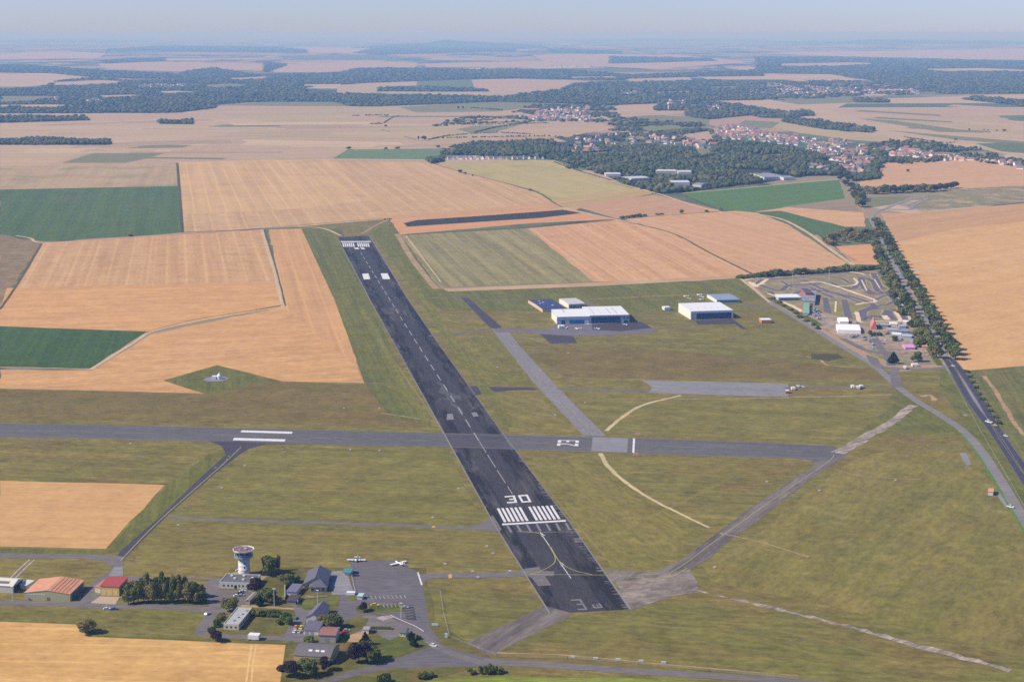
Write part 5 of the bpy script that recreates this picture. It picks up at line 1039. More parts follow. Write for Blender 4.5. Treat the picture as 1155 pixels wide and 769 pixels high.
Wx0, Wx1 = W*.3-.8, W*1.05+.8; ft.add([(Wx0, -5.8, 3.2), (Wx1, -5.8, 3.2), (Wx1, 4.5, 3.3), (Wx0, 4.5, 3.3), ((Wx0+Wx1)/2-1, -.5, 6.4), ((Wx0+Wx1)/2+1, -.5, 6.4), (Wx0+1, -5.8, 3.0), (Wx1, -5.8, 3.0)], [(0, 1, 5, 4), (1, 2, 5), (2, 3, 4, 5), (3, 0, 4), (3, 2, 1, 0)]).build('wing_roof', slate, r)
for a_, b_ in ((.35, .45), (.6, .75), (.85, .95)): MB().box(W*a_, W*b_, -5.1, -4.9, .5, 2.4).build('window', glass, r)
building('annexe', 'small blue grey roofed annexe left of the clubhouse', 'building', (323.3, 672), (334, 672.6), (334.5, 664), 2.8, 3.2, cream, bmat('blue_grey_roof', (.16, .16, .22)), 'mono')
building('carport', 'dark roofed carport below the annexe', 'carport', (323.6, 681.5), (333.8, 682), (333.6, 675), 2.3, 2.5, bmat('carport_wall', (.28, .22, .18)), bmat('purple_roof', (.085, .06, .075)), 'mono')
for (a_, b_) in (((321.3, 661), (321.5, 677)), ((334.6, 674), (336, 682))):
    A, B = P(*a_), P(*b_); MB().prism([(-.15, 0), (.15, 0), (.15, 2.4), (-.15, 2.4)], 0, (B-A).length, Matrix.Translation(A) @ Matrix.Rotation(math.atan2(B.y-A.y, B.x-A.x)-math.pi/2, 4, 'Z')).build('garden_wall', offw); tag(bpy.context.scene.objects[-1] if False else COL.objects[-1], 'white garden wall %s of the annexe' % ('left' if a_[0] < 330 else 'right'), 'wall')
building('workshop', 'long workshop with purple grey gabled roof behind the annexe garage', 'building', (345.5, 703.3), (359.8, 704.3), (370.8, 690), 4.2, 6.4, bmat('workshop_wall', (.50, .48, .42)), slate2, 'd', over=.4, openings=win('f', (.3, .7), .8, 2.5, w=.14))
building('garage', 'white garage with grey roof in front of the purple grey workshop', 'garage', (342.6, 715.5), (359, 716.4), (361.5, 708), 2.9, 3.9, bmat('garage_wall', (.66, .62, .50)), slate2, 'mono', openings=[('f', .1, .35, 0, 2.3, bmat('door_grey', (.3, .3, .3)), 'door'), ('f', .45, .7, 0, 2.3, bmat('door_grey', None), 'door')])
building('store', 'grey walled store with low red brown roof', 'building', (359.8, 724.6), (378.6, 725.2), (383.4, 716), 4.6, 5.6, bmat('grey_wall', (.42, .40, .36)), bmat('redbrown_roof', (.28, .14, .11), var=.15), 'w', openings=[('f', .35, .6, 0, 3, bmat('door_grey', None), 'door')])
building('hangar', 'brown curved roof hangar with yellow wall behind three dark trees', 'hangar', (331.5, 747.2), (372.3, 750), (376, 735), 4.2, 6.8, bmat('ochre_wall', (.48, .37, .16)), bmat('brown_sheet_roof', (.15, .135, .135), var=.15), 'arch_w', openings=[('f', .2, .42, 0, 3.4, bmat('brown_door', (.2, .15, .1)), 'door'), ('f', .55, .77, 0, 3.4, bmat('brown_door', None), 'door')], skylights=[(.36, .46, .18, .25, white, 'skylight'), (.55, .65, .18, .25, white, 'skylight'), (.7, .8, .18, .25, white, 'skylight')])
building('hangar', 'large hangar with orange red pitched roof and pale yellow gable', 'hangar', (27.8, 676.6), (79.3, 678.2), (96.6, 662.5), 4.6, 6.6, bmat('pale_yellow_wall', (.44, .42, .24)), bmat('orange_roof', (.60, .29, .16), var=.14, scale=.3), 'd', over=.2,
    openings=[('f', .03, .47, 3.7, 4.4, offw, 'fascia_strip'), ('f', .49, .56, 0, 2.3, bmat('brown_door', None), 'door'), ('r', .1, .9, .3, 4.0, bmat('green_grey_door', (.10, .12, .12)), 'hangar_door')], skylights=[(.5+.08*i, .515+.08*i, .03, .97, bmat('roof_seam', (.38, .13, .08)), 'roof_seam') for i in range(1, 6)])
building('hangar', 'cream barrel roofed hangar cut by the left edge', 'hangar', (-26, 666.5), (14.8, 669), (26, 660.5), 4.6, 6.6, bmat('pale_grey_wall', (.50, .49, .46)), bmat('cream_roof', (.66, .62, .50), var=.06), 'w', openings=[('r', .1, .9, 0, 4.2, dark, 'hangar_door')], skylights=[(.35, .85, .12, .3, bmat('dark_skylight', (.16, .14, .14)), 'skylight')])
building('hangar_annexe', 'small pale lean-to behind the cream hangar', 'shed', (23, 664), (30, 665), (33.5, 660), 2.8, 3.4, offw, offw, 'mono')
yel = bmat('yellow_wall', (.62, .42, .12), var=.06); redr = bmat('red_roof', (.36, .07, .06), var=.08)
building('fire_station', 'yellow walled building with bright red roof', 'building', (113.5, 671.2), (134.6, 672.3), (141, 663.2), 6.0, 7.2, yel, redr, 'mono', openings=[('f', .08, .3, .2, 3.6, bmat('light_door', (.66, .52, .25)), 'door'), ('f', .38, .62, .2, 3.6, bmat('light_door', None), 'door'), ('f', .7, .92, .2, 3.6, bmat('light_door', None), 'door')])
building('fire_station_annexe', 'low red roofed lean-to left of the yellow building', 'building', (107.2, 668), (113.2, 668.8), (117.5, 662), 3.6, 4.6, cream, bmat('pinkish_roof', (.42, .20, .16)), 'mono')
building('tower_house', 'dark little block with red and white roof right of the yellow building', 'building', (136.5, 670), (144, 670.8), (149.5, 664), 4.2, 5.4, bmat('teal_wall', (.12, .16, .18)), redr, 'd', openings=win('r', (.3, .7), 1, 3, m=blue, w=.2)+[('f', .2, .8, 3.2, 4.1, white, 'fascia_strip')])
poly('pavement', [(112.5, 672.5), (135, 673.5), (130, 681.5), (102, 680)], bmat('pink_concrete', (.45, .34, .24))) 
# trailer, huts
def boxvan(name, label, cat, p0, p1, p2, z0, z1, m, wheels=True):
    a, ang, W, D = frame(p0, p1, p2); r = empty(name, (a.x, a.y, 0), ang, label, cat)
    MB().box(0, W, 0, D, z0, z1).build('body', m, r); MB().box(-.05, W+.05, -.05, D+.05, z1+.01, z1+.12).build('roof', white, r)
    if wheels:
        for x in (W*.12, W*.25, W*.85):
            for y in (-.02, D-.3): MB().lathe([(.5, 0), (.5, .32)], 14, Matrix.Translation((x, y+.32, .5)) @ Matrix.Rotation(math.pi/2, 4, 'X')).build('wheel', dark, r)
    return r
boxvan('trailer', 'white box trailer parked on the lane above the stubble', 'trailer', (279.6, 722.2), (291.6, 722.8), (292.6, 719.6), .7, 3.2, white)
boxvan('container', 'long orange and white bus shaped container on the grass', 'container', (859, 364.8), (870.5, 364.6), (870, 362.3), .5, 4, bmat('orange_side', (.55, .22, .12)))
boxvan('container', 'white container left of the white hangar', 'container', (749.6, 350.5), (756.4, 350.2), (756, 348.6), .3, 4, bmat('pale_lilac', (.62, .60, .64)), False)
building('hut', 'small cream hut with red car beside the hedge', 'hut', (409.6, 714.2), (415.8, 714.8), (416.6, 711.3), 2.6, 3.3, cream, bmat('hut_roof', (.30, .28, .30)), 'w')
building('cottage', 'small white gate cottage with dark roof', 'house', (450.8, 717.6), (457.4, 718.3), (458.8, 714.2), 2.6, 4.3, bmat('cottage_wall', (.66, .58, .38)), slate, 'w', openings=win('f', (.25, .75), .8, 2, w=.15))
building('hut', 'tiny pink roofed hut beside the perimeter road', 'hut', (1114.5, 558.3), (1120, 558.8), (1121, 555), 2.8, 3.6, offw, bmat('salmon_roof', (.60, .30, .18)), 'w')
building('shelter', 'little shelter with teal roof at the apron corner', 'shelter', (388, 648.5), (394.5, 649), (397, 645), 2.4, 3.4, offw, bmat('teal_roof', (.07, .22, .22)), 'w', over=1)
building('kiosk', 'pale turquoise roofed kiosk beside the parking rows', 'kiosk', (403.4, 676), (408.4, 676.3), (409, 673.4), 2.2, 2.4, offw, bmat('turquoise_roof', (.40, .58, .56)), 'mono')
boxvan('container', 'low white container at the edge of the club forecourt', 'container', (390.8, 671), (400, 671.3), (400.2, 669.4), .05, 1.6, white, False)
# hangars of the far side
r, W, D, rfo = building('hangar', 'huge white hangar with blue doors facing the apron', 'hangar', (665, 365.1), (709.8, 364.1), (699.2, 355.2), 9.6, 10.8, bmat('pale_blue_cladding', (.48, .52, .56), var=.04), white, 'mono', over=.1, openings=[('f', .04, .78, 0, 7.6, dblue, 'hangar_door'), ('f', .84, .90, 5, 7, dblue, 'window'), ('f', .93, .99, 5, 7, dblue, 'window'), ('f', .86, .97, 0, 3.4, dblue, 'door')],
    skylights=[(.14+.001, .15, .12, .8, bmat('roof_line', (.2, .19, .22)), 'roof_vent'), (.32, .33, .12, .8, bmat('roof_line', None), 'roof_vent'), (.56, .57, .12, .8, bmat('roof_line', None), 'roof_vent'), (.72, .73, .12, .8, bmat('roof_line', None), 'roof_vent')])
seam = bmat('roof_seam_grey', (.50, .50, .50))
for i in range(14): MB().add([(W*(i+.5)/14+x, y*D, 9.6+1.2*y+.3+z) for z in (0, .12) for x, y in ((-.12, .02), (.12, .02), (.12, .98), (-.12, .98))], [(0, 3, 2, 1), (4, 5, 6, 7), (0, 1, 5, 4), (1, 2, 6, 5), (2, 3, 7, 6), (3, 0, 4, 7)]).build('roof_seam', seam, rfo)
for i in range(8): MB().box(W*(.05+.09*i), W*(.05+.09*i)+.3, -.16, -.07, 0, 7.6).build('door_post', blue, r)
MB().box(0, W, -.2, -.01, 7.7, 8.3).build('fascia_strip', bmat('mid_blue', (.10, .22, .34)), r)
building('hangar', 'white hangar wing with bright blue door joined to the huge hangar', 'hangar', (628.3, 366), (664.8, 365.15), (655.5, 357.8), 8.8, 10.2, bmat('pale_blue_cladding', None), white, 'mono', over=.1, openings=[('f', .13, .25, 0, 4.6, dblue, 'door'), ('f', .38, .84, 0, 4.8, blue, 'hangar_door'), ('f', .0, 1, 5.0, 5.5, bmat('mid_blue', None), 'fascia_strip'), ('f', .88, .98, .3, 4, white, 'door'), ('l', .1, .9, .3, 8, bmat('cream_cladding', (.74, .71, .58), var=.05), 'side_panel')], skylights=[(.32, .34, .55, .95, bmat('roof_line_red', (.30, .18, .16)), 'roof_vent')])
building('hangar', 'low hangar with dark blue roof left behind the huge one', 'hangar', (612, 352.4), (638, 351.3), (625.5, 340.5), 3.8, 4.6, bmat('orange_white_wall', (.60, .45, .33)), bmat('navy_roof', (.045, .065, .15), var=.2), 'w', over=.1, skylights=[(.2, .26, .5, .55, white, 'skylight'), (.4, .46, .6, .66, white, 'skylight'), (.6, .68, .3, .34, white, 'skylight'), (.35, .42, .8, .84, white, 'skylight')])
building('hangar', 'grey white hall with windowed front behind the huge hangar', 'hangar', (641.4, 348.3), (660, 347.5), (652.9, 341), 5.6, 6.4, bmat('cream_cladding', None), bmat('light_grey_roof', (.52, .50, .48), var=.06), 'w', over=.1, openings=[('f', .02, .98, .5, 5, bmat('grey_front', (.40, .44, .46)), 'front_panel')]+win('f', (.15, .35, .55, .75, .9), 1, 3.8, m=bmat('blue_glass', (.09, .15, .22)), w=.12))
r, W, D, rfo = building('hangar', 'white box hangar with dark blue opening right of centre', 'hangar', (779, 360.7), (826.7, 359.2), (816.2, 350.5), 10, 10.8, white, white, 'mono', over=.1, openings=[('f', .13, .965, .1, 7.6, dblue, 'hangar_door'), ('f', .02, .11, .3, 8, bmat('pale_grey_wall', None), 'side_panel'), ('l', .03, .97, .3, 9.6, bmat('cream_cladding', None), 'side_panel')], skylights=[(.1+.16*i, .11+.16*i, .3, .38, bmat('roof_line', None), 'roof_vent') for i in range(5)])
for i in range(11): MB().add([(W*(i+.5)/11+x, y*D, 10+.8*y+.3+z) for z in (0, .12) for x, y in ((-.12, .02), (.12, .02), (.12, .98), (-.12, .98))], [(0, 3, 2, 1), (4, 5, 6, 7), (0, 1, 5, 4), (1, 2, 6, 5), (2, 3, 7, 6), (3, 0, 4, 7)]).build('roof_seam', seam, rfo)
for i in range(7): MB().box(W*(.13+.118*i), W*(.13+.118*i)+.25, -.14, -.07, .1, 7.6).build('door_post', blue, r)
building('hangar', 'blue grey roofed hangar behind the white box hangar', 'hangar', (808.6, 342.2), (834.2, 341.5), (823.3, 335), 4.2, 5.0, bmat('light_cladding', (.55, .58, .62)), bmat('steel_blue_roof', (.24, .30, .37), var=.1), 'w', over=.1, openings=[('f', .03, .97, 1.2, 3.2, bmat('mid_blue2', (.08, .17, .35)), 'hangar_door'), ('l', .05, .95, .2, 3.8, white, 'side_panel')])
# karting circuit
building('pit_building', 'long low white roofed shed at the circuit edge', 'building', (877.8, 339.3), (903, 339.0), (902, 336), 4.2, 5.0, bmat('pale_grey_wall', None), white, 'mono', openings=[('f', .05, .95, .4, 3, bmat('grey_glass', (.10, .13, .16)), 'window')])
building('grandstand', 'grey stepped roof block of the circuit clubhouse', 'building', (904, 344), (919, 344.5), (916, 333), 5, 6, bmat('grey_wall', None), bmat('mid_grey_roof', (.26, .25, .27), var=.35, scale=.25), 'mono', openings=[('f', .1, .9, .5, 2, dark, 'door')])
building('grandstand_tower', 'taller dark block with red panel behind the circuit clubhouse', 'building', (908.5, 338), (916.5, 338), (915, 333), 8.5, 9, bmat('red_panel', (.38, .12, .12)), bmat('dark_grey_roof', (.10, .09, .11)), 'mono')
building('stand', 'green roofed stand below the circuit clubhouse', 'stand', (906, 356), (912.5, 356.2), (909.5, 345), 3, 4, bmat('pale_grey_wall', None), bmat('green_roof', (.22, .38, .26), var=.2), 'mono')
building('marquee', 'long bright white marquee at the circuit entrance', 'marquee', (944.6, 376.3), (970.8, 377), (970.8, 370.3), 4.2, 5.2, bmat('marquee_white', (.85, .85, .83), var=.02), bmat('marquee_white', None), 'w', over=.1)
building('tent', 'small white peaked tent behind the long marquee', 'tent', (947, 365.5), (957, 365.6), (956.5, 362), 3, 6, bmat('marquee_white', None), bmat('marquee_white', None), 'w')
building('tent', 'red peaked tent right of the long white marquee', 'tent', (982.5, 372), (989, 372.2), (988, 367), 2.6, 9.5, bmat('red_tent', (.52, .18, .15)), bmat('red_tent', None), 'd', over=0)
building('tent', 'pink tent beside the circuit car park', 'tent', (1021, 394.6), (1032, 394.7), (1032.5, 391), 2.5, 4, bmat('pink_tent', (.60, .30, .48)), bmat('pink_tent', None), 'w')
building('tent', 'purple roofed tent behind the pink one', 'tent', (1030, 388), (1038, 388), (1037, 385), 2.5, 4, bmat('purple_tent', (.30, .25, .48)), bmat('purple_tent', None), 'w')
aw = [((993, 369), (1002, 369.2), 'grey'), ((1004, 368), (1012, 368.2), 'white'), ((1000, 374.5), (1012, 375), 'grey'), ((1013, 376), (1024, 376.4), 'blue'), ((1014, 370.5), (1022, 370.7), 'grey'), ((1006, 379.5), (1016, 380), 'white'), ((1017, 381.5), (1028, 382), 'pale blue'), ((1018, 365.5), (1026, 366), 'white'), ((1040, 393.5), (1052, 394), 'orange'), ((1031, 379), (1036, 379), 'dark')]
acol = {'grey': (.36, .36, .38), 'white': (.7, .7, .7), 'blue': (.2, .27, .42), 'pale blue': (.4, .47, .55), 'orange': (.55, .28, .18), 'dark': (.12, .11, .14)}
for i, (a_, b_, c_) in enumerate(aw):
    m_ = bmat('awning_'+c_.replace(' ', '_'), acol[c_]); building('awning', '%s team awning in the circuit paddock, %s' % (c_, ['beside the red tent', 'at the paddock back', 'in the paddock middle', 'near the avenue belt', 'behind the round tree', 'before the round tree', 'above the purple tent', 'by the far paddock corner', 'right of the pink tent', 'at the belt edge'][i]), 'awning', a_, b_, (b_[0], b_[1]-2.2), 2.6, 3.6, m_, m_, 'w')
# large low buildings in the wood below the village
for (a_, b_, c_, lb) in WORKS if True else (((683, 199.5), (700, 199.5), (701, 197.5), 'white roofed works in the wood, leftmost'), ((712, 204.5), (733, 203.5), (734, 201), 'white roofed works in the wood, second from the left'), ((740, 196), (763, 196), (764, 194), 'upper white roofed works in the wood'), ((757, 209), (778, 209), (778, 206.5), 'large bright works at the edge of the green field'), ((781, 211), (791, 211.5), (792, 209.5), 'small grey works beside the large bright one'), ((763, 197), (780, 197), (780, 195), 'long pale works right in the wood'), ((862, 203), (886, 202.5), (885, 197.5), 'wide grey roofed barn above the green field'), ((884, 203.5), (896, 203.2), (896, 201), 'low white shed beside the wide grey barn')):
    building('works_building', lb, 'building', a_, b_, c_, 6, 7.5, offw, bmat('works_roof', (.55, .54, .52)) if 'grey' not in lb else bmat('barn_roof', (.27, .27, .29)), 'w')
p = P(754, 124.5); MB().lathe([(3.5, 0), (3, 20), (3, 22), (6, 26), (6, 31), (1, 34)], 14, Matrix.Translation((p.x, p.y, 0))).build('water_tower', walls[0]); tag(COL.objects[-1], 'tall white water tower rising from a far copse', 'water tower')
building('manor', 'cream manor house in a clearing left of the village', 'house', (788, 168), (794, 168), (794, 165.5), 9, 13, walls[1], roofs[3], 'w')
# VOR station
p = P(244, 427.5); r = empty('beacon_station', (p.x, p.y, 0), 0, 'white radio beacon on a round grey pad in the green wedge', 'radio beacon')
MB().lathe([(12, .02), (12, .25), (9, .27)], 28).build('pad', bmat('pad_concrete', (.24, .22, .25)), r); MB().box(-4, 0, -2.5, 2.5, .27, 3.2).build('cabin', white, r); MB().lathe([(2.6, .27), (2.6, 3.4), (1.8, 4.4), (.4, 6)], 16, Matrix.Translation((3, 0, 0))).build('dome', white, r); MB().tube((3, 0, 6), (3, 0, 8), .15).build('antenna', white, r)

# ---- vehicles
def make_car():
    r = empty('parked_car', (0, 0, 0), 0, 'x', 'car'); b = MB()
    b.prism([(-2.15, .35), (2.15, .35), (2.2, .7), (1.9, .88), (1.0, .95), (-1.9, .98), (-2.2, .8)], -.88, .88); b.build('body', bmat('car_paint', (.7, .7, .7)), r)
    b = MB(); b.add([(-1.7, -.82, .96), (1.0, -.82, .94), (1.0, .82, .94), (-1.7, .82, .96), (-1.3, -.66, 1.42), (.3, -.66, 1.42), (.3, .66, 1.42), (-1.3, .66, 1.42)], [(0, 1, 5, 4), (1, 2, 6, 5), (2, 3, 7, 6), (3, 0, 4, 7)]).build('window', glass, r)
    b = MB(); b.box(-1.32, .32, -.67, .67, 1.42, 1.48).build('roof', bmat('car_paint', None), r)
    for x in (-1.35, 1.35):
        for y in (-.92, .92): MB().lathe([(.33, -.1), (.33, .1)], 12, Matrix.Translation((x, y, .33)) @ Matrix.Rotation(math.pi/2, 4, 'X')).build('wheel', dark, r)
    return r
CAR = make_car(); used = [False]
PAINT = {n: bmat('car_'+n, c, rough=.35, spec=.6, var=.02) for n, c in (('white', (.75, .75, .74)), ('silver', (.42, .43, .45)), ('black', (.03, .03, .035)), ('blue', (.05, .12, .28)), ('red', (.38, .04, .04)), ('grey', (.16, .16, .17)), ('orange', (.65, .30, .03)), ('yellow', (.7, .55, .05)), ('teal', (.04, .20, .24)))}
def car(u, v, ang, c, label, group=None, s=(1, 1, 1)):
    o = CAR if not used[0] else copy_tree(CAR); used[0] = True; p = P(u, v); o.location = (p.x, p.y, 0); o.rotation_euler = (0, 0, math.radians(ang)); o.scale = s; o['label'] = label
    if group: o['group'] = group
    elif 'group' in o: del o['group']
    for ch in o.children:
        if ch.name.split('.')[0] in ('body', 'roof'): ch.material_slots[0].link = 'OBJECT'; ch.material_slots[0].material = PAINT[c]
    return o
VAN = (1.2, 1.1, 1.45)
for a in ((120.8, 687.2, 15, 'white', 'white car on the verge below the yellow building'), (128.6, 687.4, 15, 'blue', 'blue car next to the white one on the verge'), (273.8, 667.4, 20, 'white', 'white car nearest the office block door'), (271, 669.6, 20, 'black', 'black car between two white ones by the office'), (267.5, 672.4, 20, 'white', 'white car lowest in the office forecourt'), (272.5, 672, 20, 'silver', 'silver car beside the lowest white one'),
    (333.6, 697.8, 80, 'teal', 'teal car in the shade of the garden corner tree'), (333, 712.6, 70, 'white', 'white car before the orange van'), (338.6, 713, 70, 'silver', 'silver car before the yellow van'), (369.6, 652.5, 95, 'blue', 'blue car parked on the right of the clubhouse'), (401, 649.5, 5, 'black', 'black car beside the teal shelter'), (419.8, 713, 85, 'red', 'red car next to the small cream hut'),
    (388.5, 714, 30, 'red', 'red car in the tree shade right of the store'), (391, 711.5, 10, 'silver', 'silver car in the tree shade right of the store'), (234, 693, 60, 'silver', 'silver car at the lane fork by the hedge'), (269.5, 644, 10, 'white', 'white car behind the tower block'), (489, 728.5, -40, 'white', 'white car on the bend of the public road'), (457, 685.5, 0, 'silver', 'silver car in the small side car park'), (1089.3, 469, -58, 'silver', 'silver car on the left carriageway'),
    (1122.5, 480, -60, 'yellow', 'bright yellow car on the dual road'), (1099, 436, -60, 'grey', 'grey car high on the right carriageway'), (1134.5, 492, -60, 'white', 'white car on the verge right of the dual road'), (1075, 413, -55, 'white', 'white car at the end of the avenue'), (1061.5, 388, -60, 'silver', 'silver car under the avenue trees'), (992, 262.5, 110, 'white', 'white car at the avenue bend')):
    car(*a)
car(334, 708.6, 80, 'orange', 'orange van parked left of the white garage', None, VAN); car(340, 708.8, 80, 'yellow', 'yellow van parked close to the white garage', None, VAN); car(1115.5, 477, -60, 'white', 'white van on the dual road near the yellow car', None, (1.6, 1.3, 1.9)); car(1140, 572.5, -50, 'white', 'white van at the perimeter road lay-by', None, VAN)
car(423, 683.8, 3, 'yellow', 'pale yellow van shaped car on the parking lawn edge', None, VAN)
for i in range(30):
    u = random.uniform(955, 1000) if i < 16 else random.uniform(1000, 1036); v = 379+random.uniform(-2, 3)+(u-955)*.16 if i < 16 else random.uniform(370, 384)
    car(u, v, random.choice([0, 90])+random.uniform(-10, 10), random.choice(['white', 'silver', 'black', 'grey', 'blue', 'white']), 'car or van parked in the crowded circuit paddock', 'cars in the circuit paddock', random.choice([(1.1, 1.1, 1.1), VAN]))
for i in range(7): car(986+random.uniform(-.5, .5), 381.5+i*2.1, 5, ['white', 'blue', 'silver', 'white', 'grey', 'white', 'silver'][i], 'car in the column parked beside the car park lane', 'cars in the car park column')
for i in range(26):
    u = random.uniform(912, 926); v = 346+random.uniform(0, 12)+(u-912)*.3; car(u, v, random.uniform(0, 90), random.choice(['white', 'silver', 'black', 'grey', 'blue', 'red']), 'car or kart van packed below the circuit clubhouse', 'cars packed below the circuit clubhouse', random.choice([(1, 1, 1), VAN]))
# ---- aircraft
def make_plane(twin):
    r = empty('aircraft', (0, 0, 0), 0, 'x', 'aircraft'); wm = bmat('aircraft_white', (.80, .80, .79), rough=.4, spec=.5, var=.02); gm = bmat('aircraft_grey', (.35, .36, .40))
    X = Matrix.Rotation(math.pi/2, 4, 'Y')
    MB().lathe([(.1, -4.2), (.28, -2.5), (.62, -.6), (.66, .8), (.5, 2.2), (.25, 2.9)], 12, Matrix.Translation((0, 0, 1.2)) @ X).build('fuselage', wm, r, True)
    MB().box(-.6, .9, -5.2, 5.2, 1.0, 1.16).build('wing', wm, r); MB().box(-4.2, -3.4, -1.7, 1.7, 1.35, 1.43).build('tailplane', wm, r)
    MB().prism([(-4.3, 1.3), (-3.2, 1.3), (-3.9, 2.7), (-4.4, 2.7)], -.06, .06).build('fin', wm, r)
    MB().add([(-.9, -.45, 1.7), (1.0, -.45, 1.7), (1.0, .45, 1.7), (-.9, .45, 1.7), (-.5, -.3, 2.15), (.4, -.3, 2.15), (.4, .3, 2.15), (-.5, .3, 2.15)], [(0, 1, 5, 4), (1, 2, 6, 5), (2, 3, 7, 6), (3, 0, 4, 7), (4, 5, 6, 7)]).build('canopy', glass, r)
    for x, y in ((2, 0), (-.1, -1.3), (-.1, 1.3)): g_ = MB().tube((x, y, 1.1), (x, y, .25), .05).build('landing_gear', gm, r); MB().lathe([(.22, -.07), (.22, .07)], 10, Matrix.Translation((x, y, .22)) @ Matrix.Rotation(math.pi/2, 4, 'X')).build('wheel', dark, g_)
    if twin:
        for y in (-1.9, 1.9): e_ = MB().lathe([(.2, -1.2), (.38, 0), (.4, 1.2), (.2, 1.6)], 10, Matrix.Translation((.2, y, 1.15)) @ X).build('engine', wm, r, True); MB().box(1.82, 1.88, y-.9, y+.9, 1.07, 1.23).build('propeller', gm, e_)
    else: MB().box(2.92, 2.98, -.95, .95, 1.12, 1.28).build('propeller', gm, r)
    return r
PL = {False: make_plane(False), True: make_plane(True)}; pu = {False: False, True: False}
def plane(u, v, ang, label, twin=False, s=1.0, group=None):
    o = PL[twin] if not pu[twin] else copy_tree(PL[twin]); pu[twin] = True; p = P(u, v); o.location = (p.x, p.y, 0); o.rotation_euler = (0, 0, math.radians(ang)); o.scale = (s,)*3; o['label'] = label
    if group: o['group'] = group
plane(402, 632.8, -92, 'white twin engined aeroplane parked at the apron corner', True, 1.15); plane(449.5, 636.5, 128, 'white aeroplane standing at a slant on the apron top edge', False, 1.15)
for u, v, a, s, lb in ((651.5, 371.5, 170, 1.05, 'white light aircraft left of two before the huge hangar'), (674.5, 371.6, 10, 1.1, 'white light aircraft right of two before the huge hangar'), (663.5, 366.3, 100, .8, 'small aircraft close to the hangar doors'), (705.5, 366.8, 20, .9, 'small aircraft by the right end of the huge hangar'), (638, 370.3, 5, 1.2, 'aircraft parked among white trailers before the hangar wing'),
    (773.2, 335, 160, .95, 'leftmost light aircraft on the grass behind the hangars'), (777.4, 337.3, 20, .95, 'aircraft just below the leftmost one on the grass'), (788.2, 333.2, 150, 1, 'uppermost aircraft on the grass behind the hangars'), (792, 335.6, 10, 1, 'aircraft nearest the blue grey roofed hangar'), (790.5, 338.4, 175, .95, 'lowest aircraft on the grass behind the hangars'), (903, 436.5, 40, 1, 'aircraft on the old grey slab end')):
    plane(u, v, a, lb, False, s)
boxvan('trailer', 'long white trailer before the left hangar wing', 'trailer', (630.5, 371), (637, 370.8), (637, 369.6), .5, 3.4, white)
for (a_, b_, lb) in (((960.5, 438.3), (964, 438.3), 'left white trailer by the perimeter lane'), ((965, 439.2), (970, 439.5), 'pinkish middle trailer by the perimeter lane'), ((970.5, 438.3), (974, 438.2), 'right white trailer by the perimeter lane'), ((893, 440.6), (897, 440.6), 'white cart on the old grey slab'), ((886.5, 444), (890.5, 444), 'red cart on the old grey slab'), ((1018.5, 416.5), (1022, 416.7), 'white van shaped box at the road junction'), ((1029, 413.8), (1036, 413.8), 'white boxes right of the road junction')):
    boxvan('trailer', lb, 'trailer', a_, b_, (b_[0], b_[1]-1.2), .4, 2.8, bmat('cart_red', (.5, .12, .07)) if 'red cart' in lb else (bmat('cart_pink', (.6, .45, .38)) if 'pink' in lb else white))
# runway marker boards, lights, poles
MK = []
def marker(u, v, w, h, m, label, group):
    p = P(u, v); o = MB().box(-w/2, w/2, -.25, .25, .35, .35+h).box(-w/2+.1, -w/2+.25, -.1, .1, 0, .4).box(w/2-.25, w/2-.1, -.1, .1, 0, .4).build('marker_board', m); o.location = p; tag(o, label, 'marker board', group)
for u, v in ((147, 501), (250, 551), (276, 526), (395, 508), (428, 509), (388, 461), (428, 461.5), (517, 552), (488, 584.5), (502, 637), (549, 617), (556, 625), (806, 640.5), (865, 544), (924, 554), (1010, 542.5), (201, 593), (533, 645.5), (539, 652), (575, 645), (660, 455), (626, 469), (641, 399), (561, 415)):
    marker(u, v, 1.7, .9, white, 'small white marker board standing in the airfield grass', 'white marker boards')
for u, v in ((719.5, 491.8), (717.5, 514)): marker(u, v, 4.5, 2.2, bmat('pink_board', (.70, .42, .30)), 'salmon marker box %s the cross runway' % ('above' if v < 500 else 'below'), 'salmon marker boxes')
for u, v in ((572, 468.3), (643, 396), (516, 394.8)): marker(u, v, 2.6, 1.2, bmat('amber_board', (.62, .33, .08)), 'amber sign board beside the runway', 'amber sign boards')
for i, u in enumerate((646, 672, 697, 723, 748.5)): marker(u, 742+i*1.6, 2.4, 1.1, white, 'white approach light above the public road', 'approach lights')
marker(453.5-0, 700, .1, .1, white, 'x', None) if False else None
mb_ = marker(490.5, 706, 3.6, 1.3, white, 'white and grey board on the grass right of the apron', None); marker(503.3, 719.5, 1.6, 2.6, white, 'small white post box by the fence end', None); marker(254.5, 420, .1, .1, white, 'x', None) if False else None
for i, (u, v) in enumerate([(x, 523+y) for x, y in ((256, -4), (258, -8), (251, 2), (243, 5))]+[(318, 507), (320, 511), (325, 506), (316, 516), (389, 539), (391, 544), (218, 524.5)]): marker(u, v, 1.6, .5, bmat('pale_stone', (.60, .52, .40)), 'low pale stone block in the grass by the taxiway', 'pale stone blocks')
def lamp(u, v, h, label, group=None, name='mast'):
    p = P(u, v); r = empty(name, (p.x, p.y, 0), 0, label, name.replace('_', ' '), group); MB().tube((0, 0, 0), (0, 0, h), .22, .12, 8).build('pole', offw, r); MB().box(-.8, .8, -.3, .3, h, h+.5).build('lamp_head', white, r)
lamp(893.7, 320, 15, 'tall white light mast left on the circuit infield', None, 'light_mast'); lamp(935, 317, 15, 'tall white light mast right on the circuit infield', None, 'light_mast')
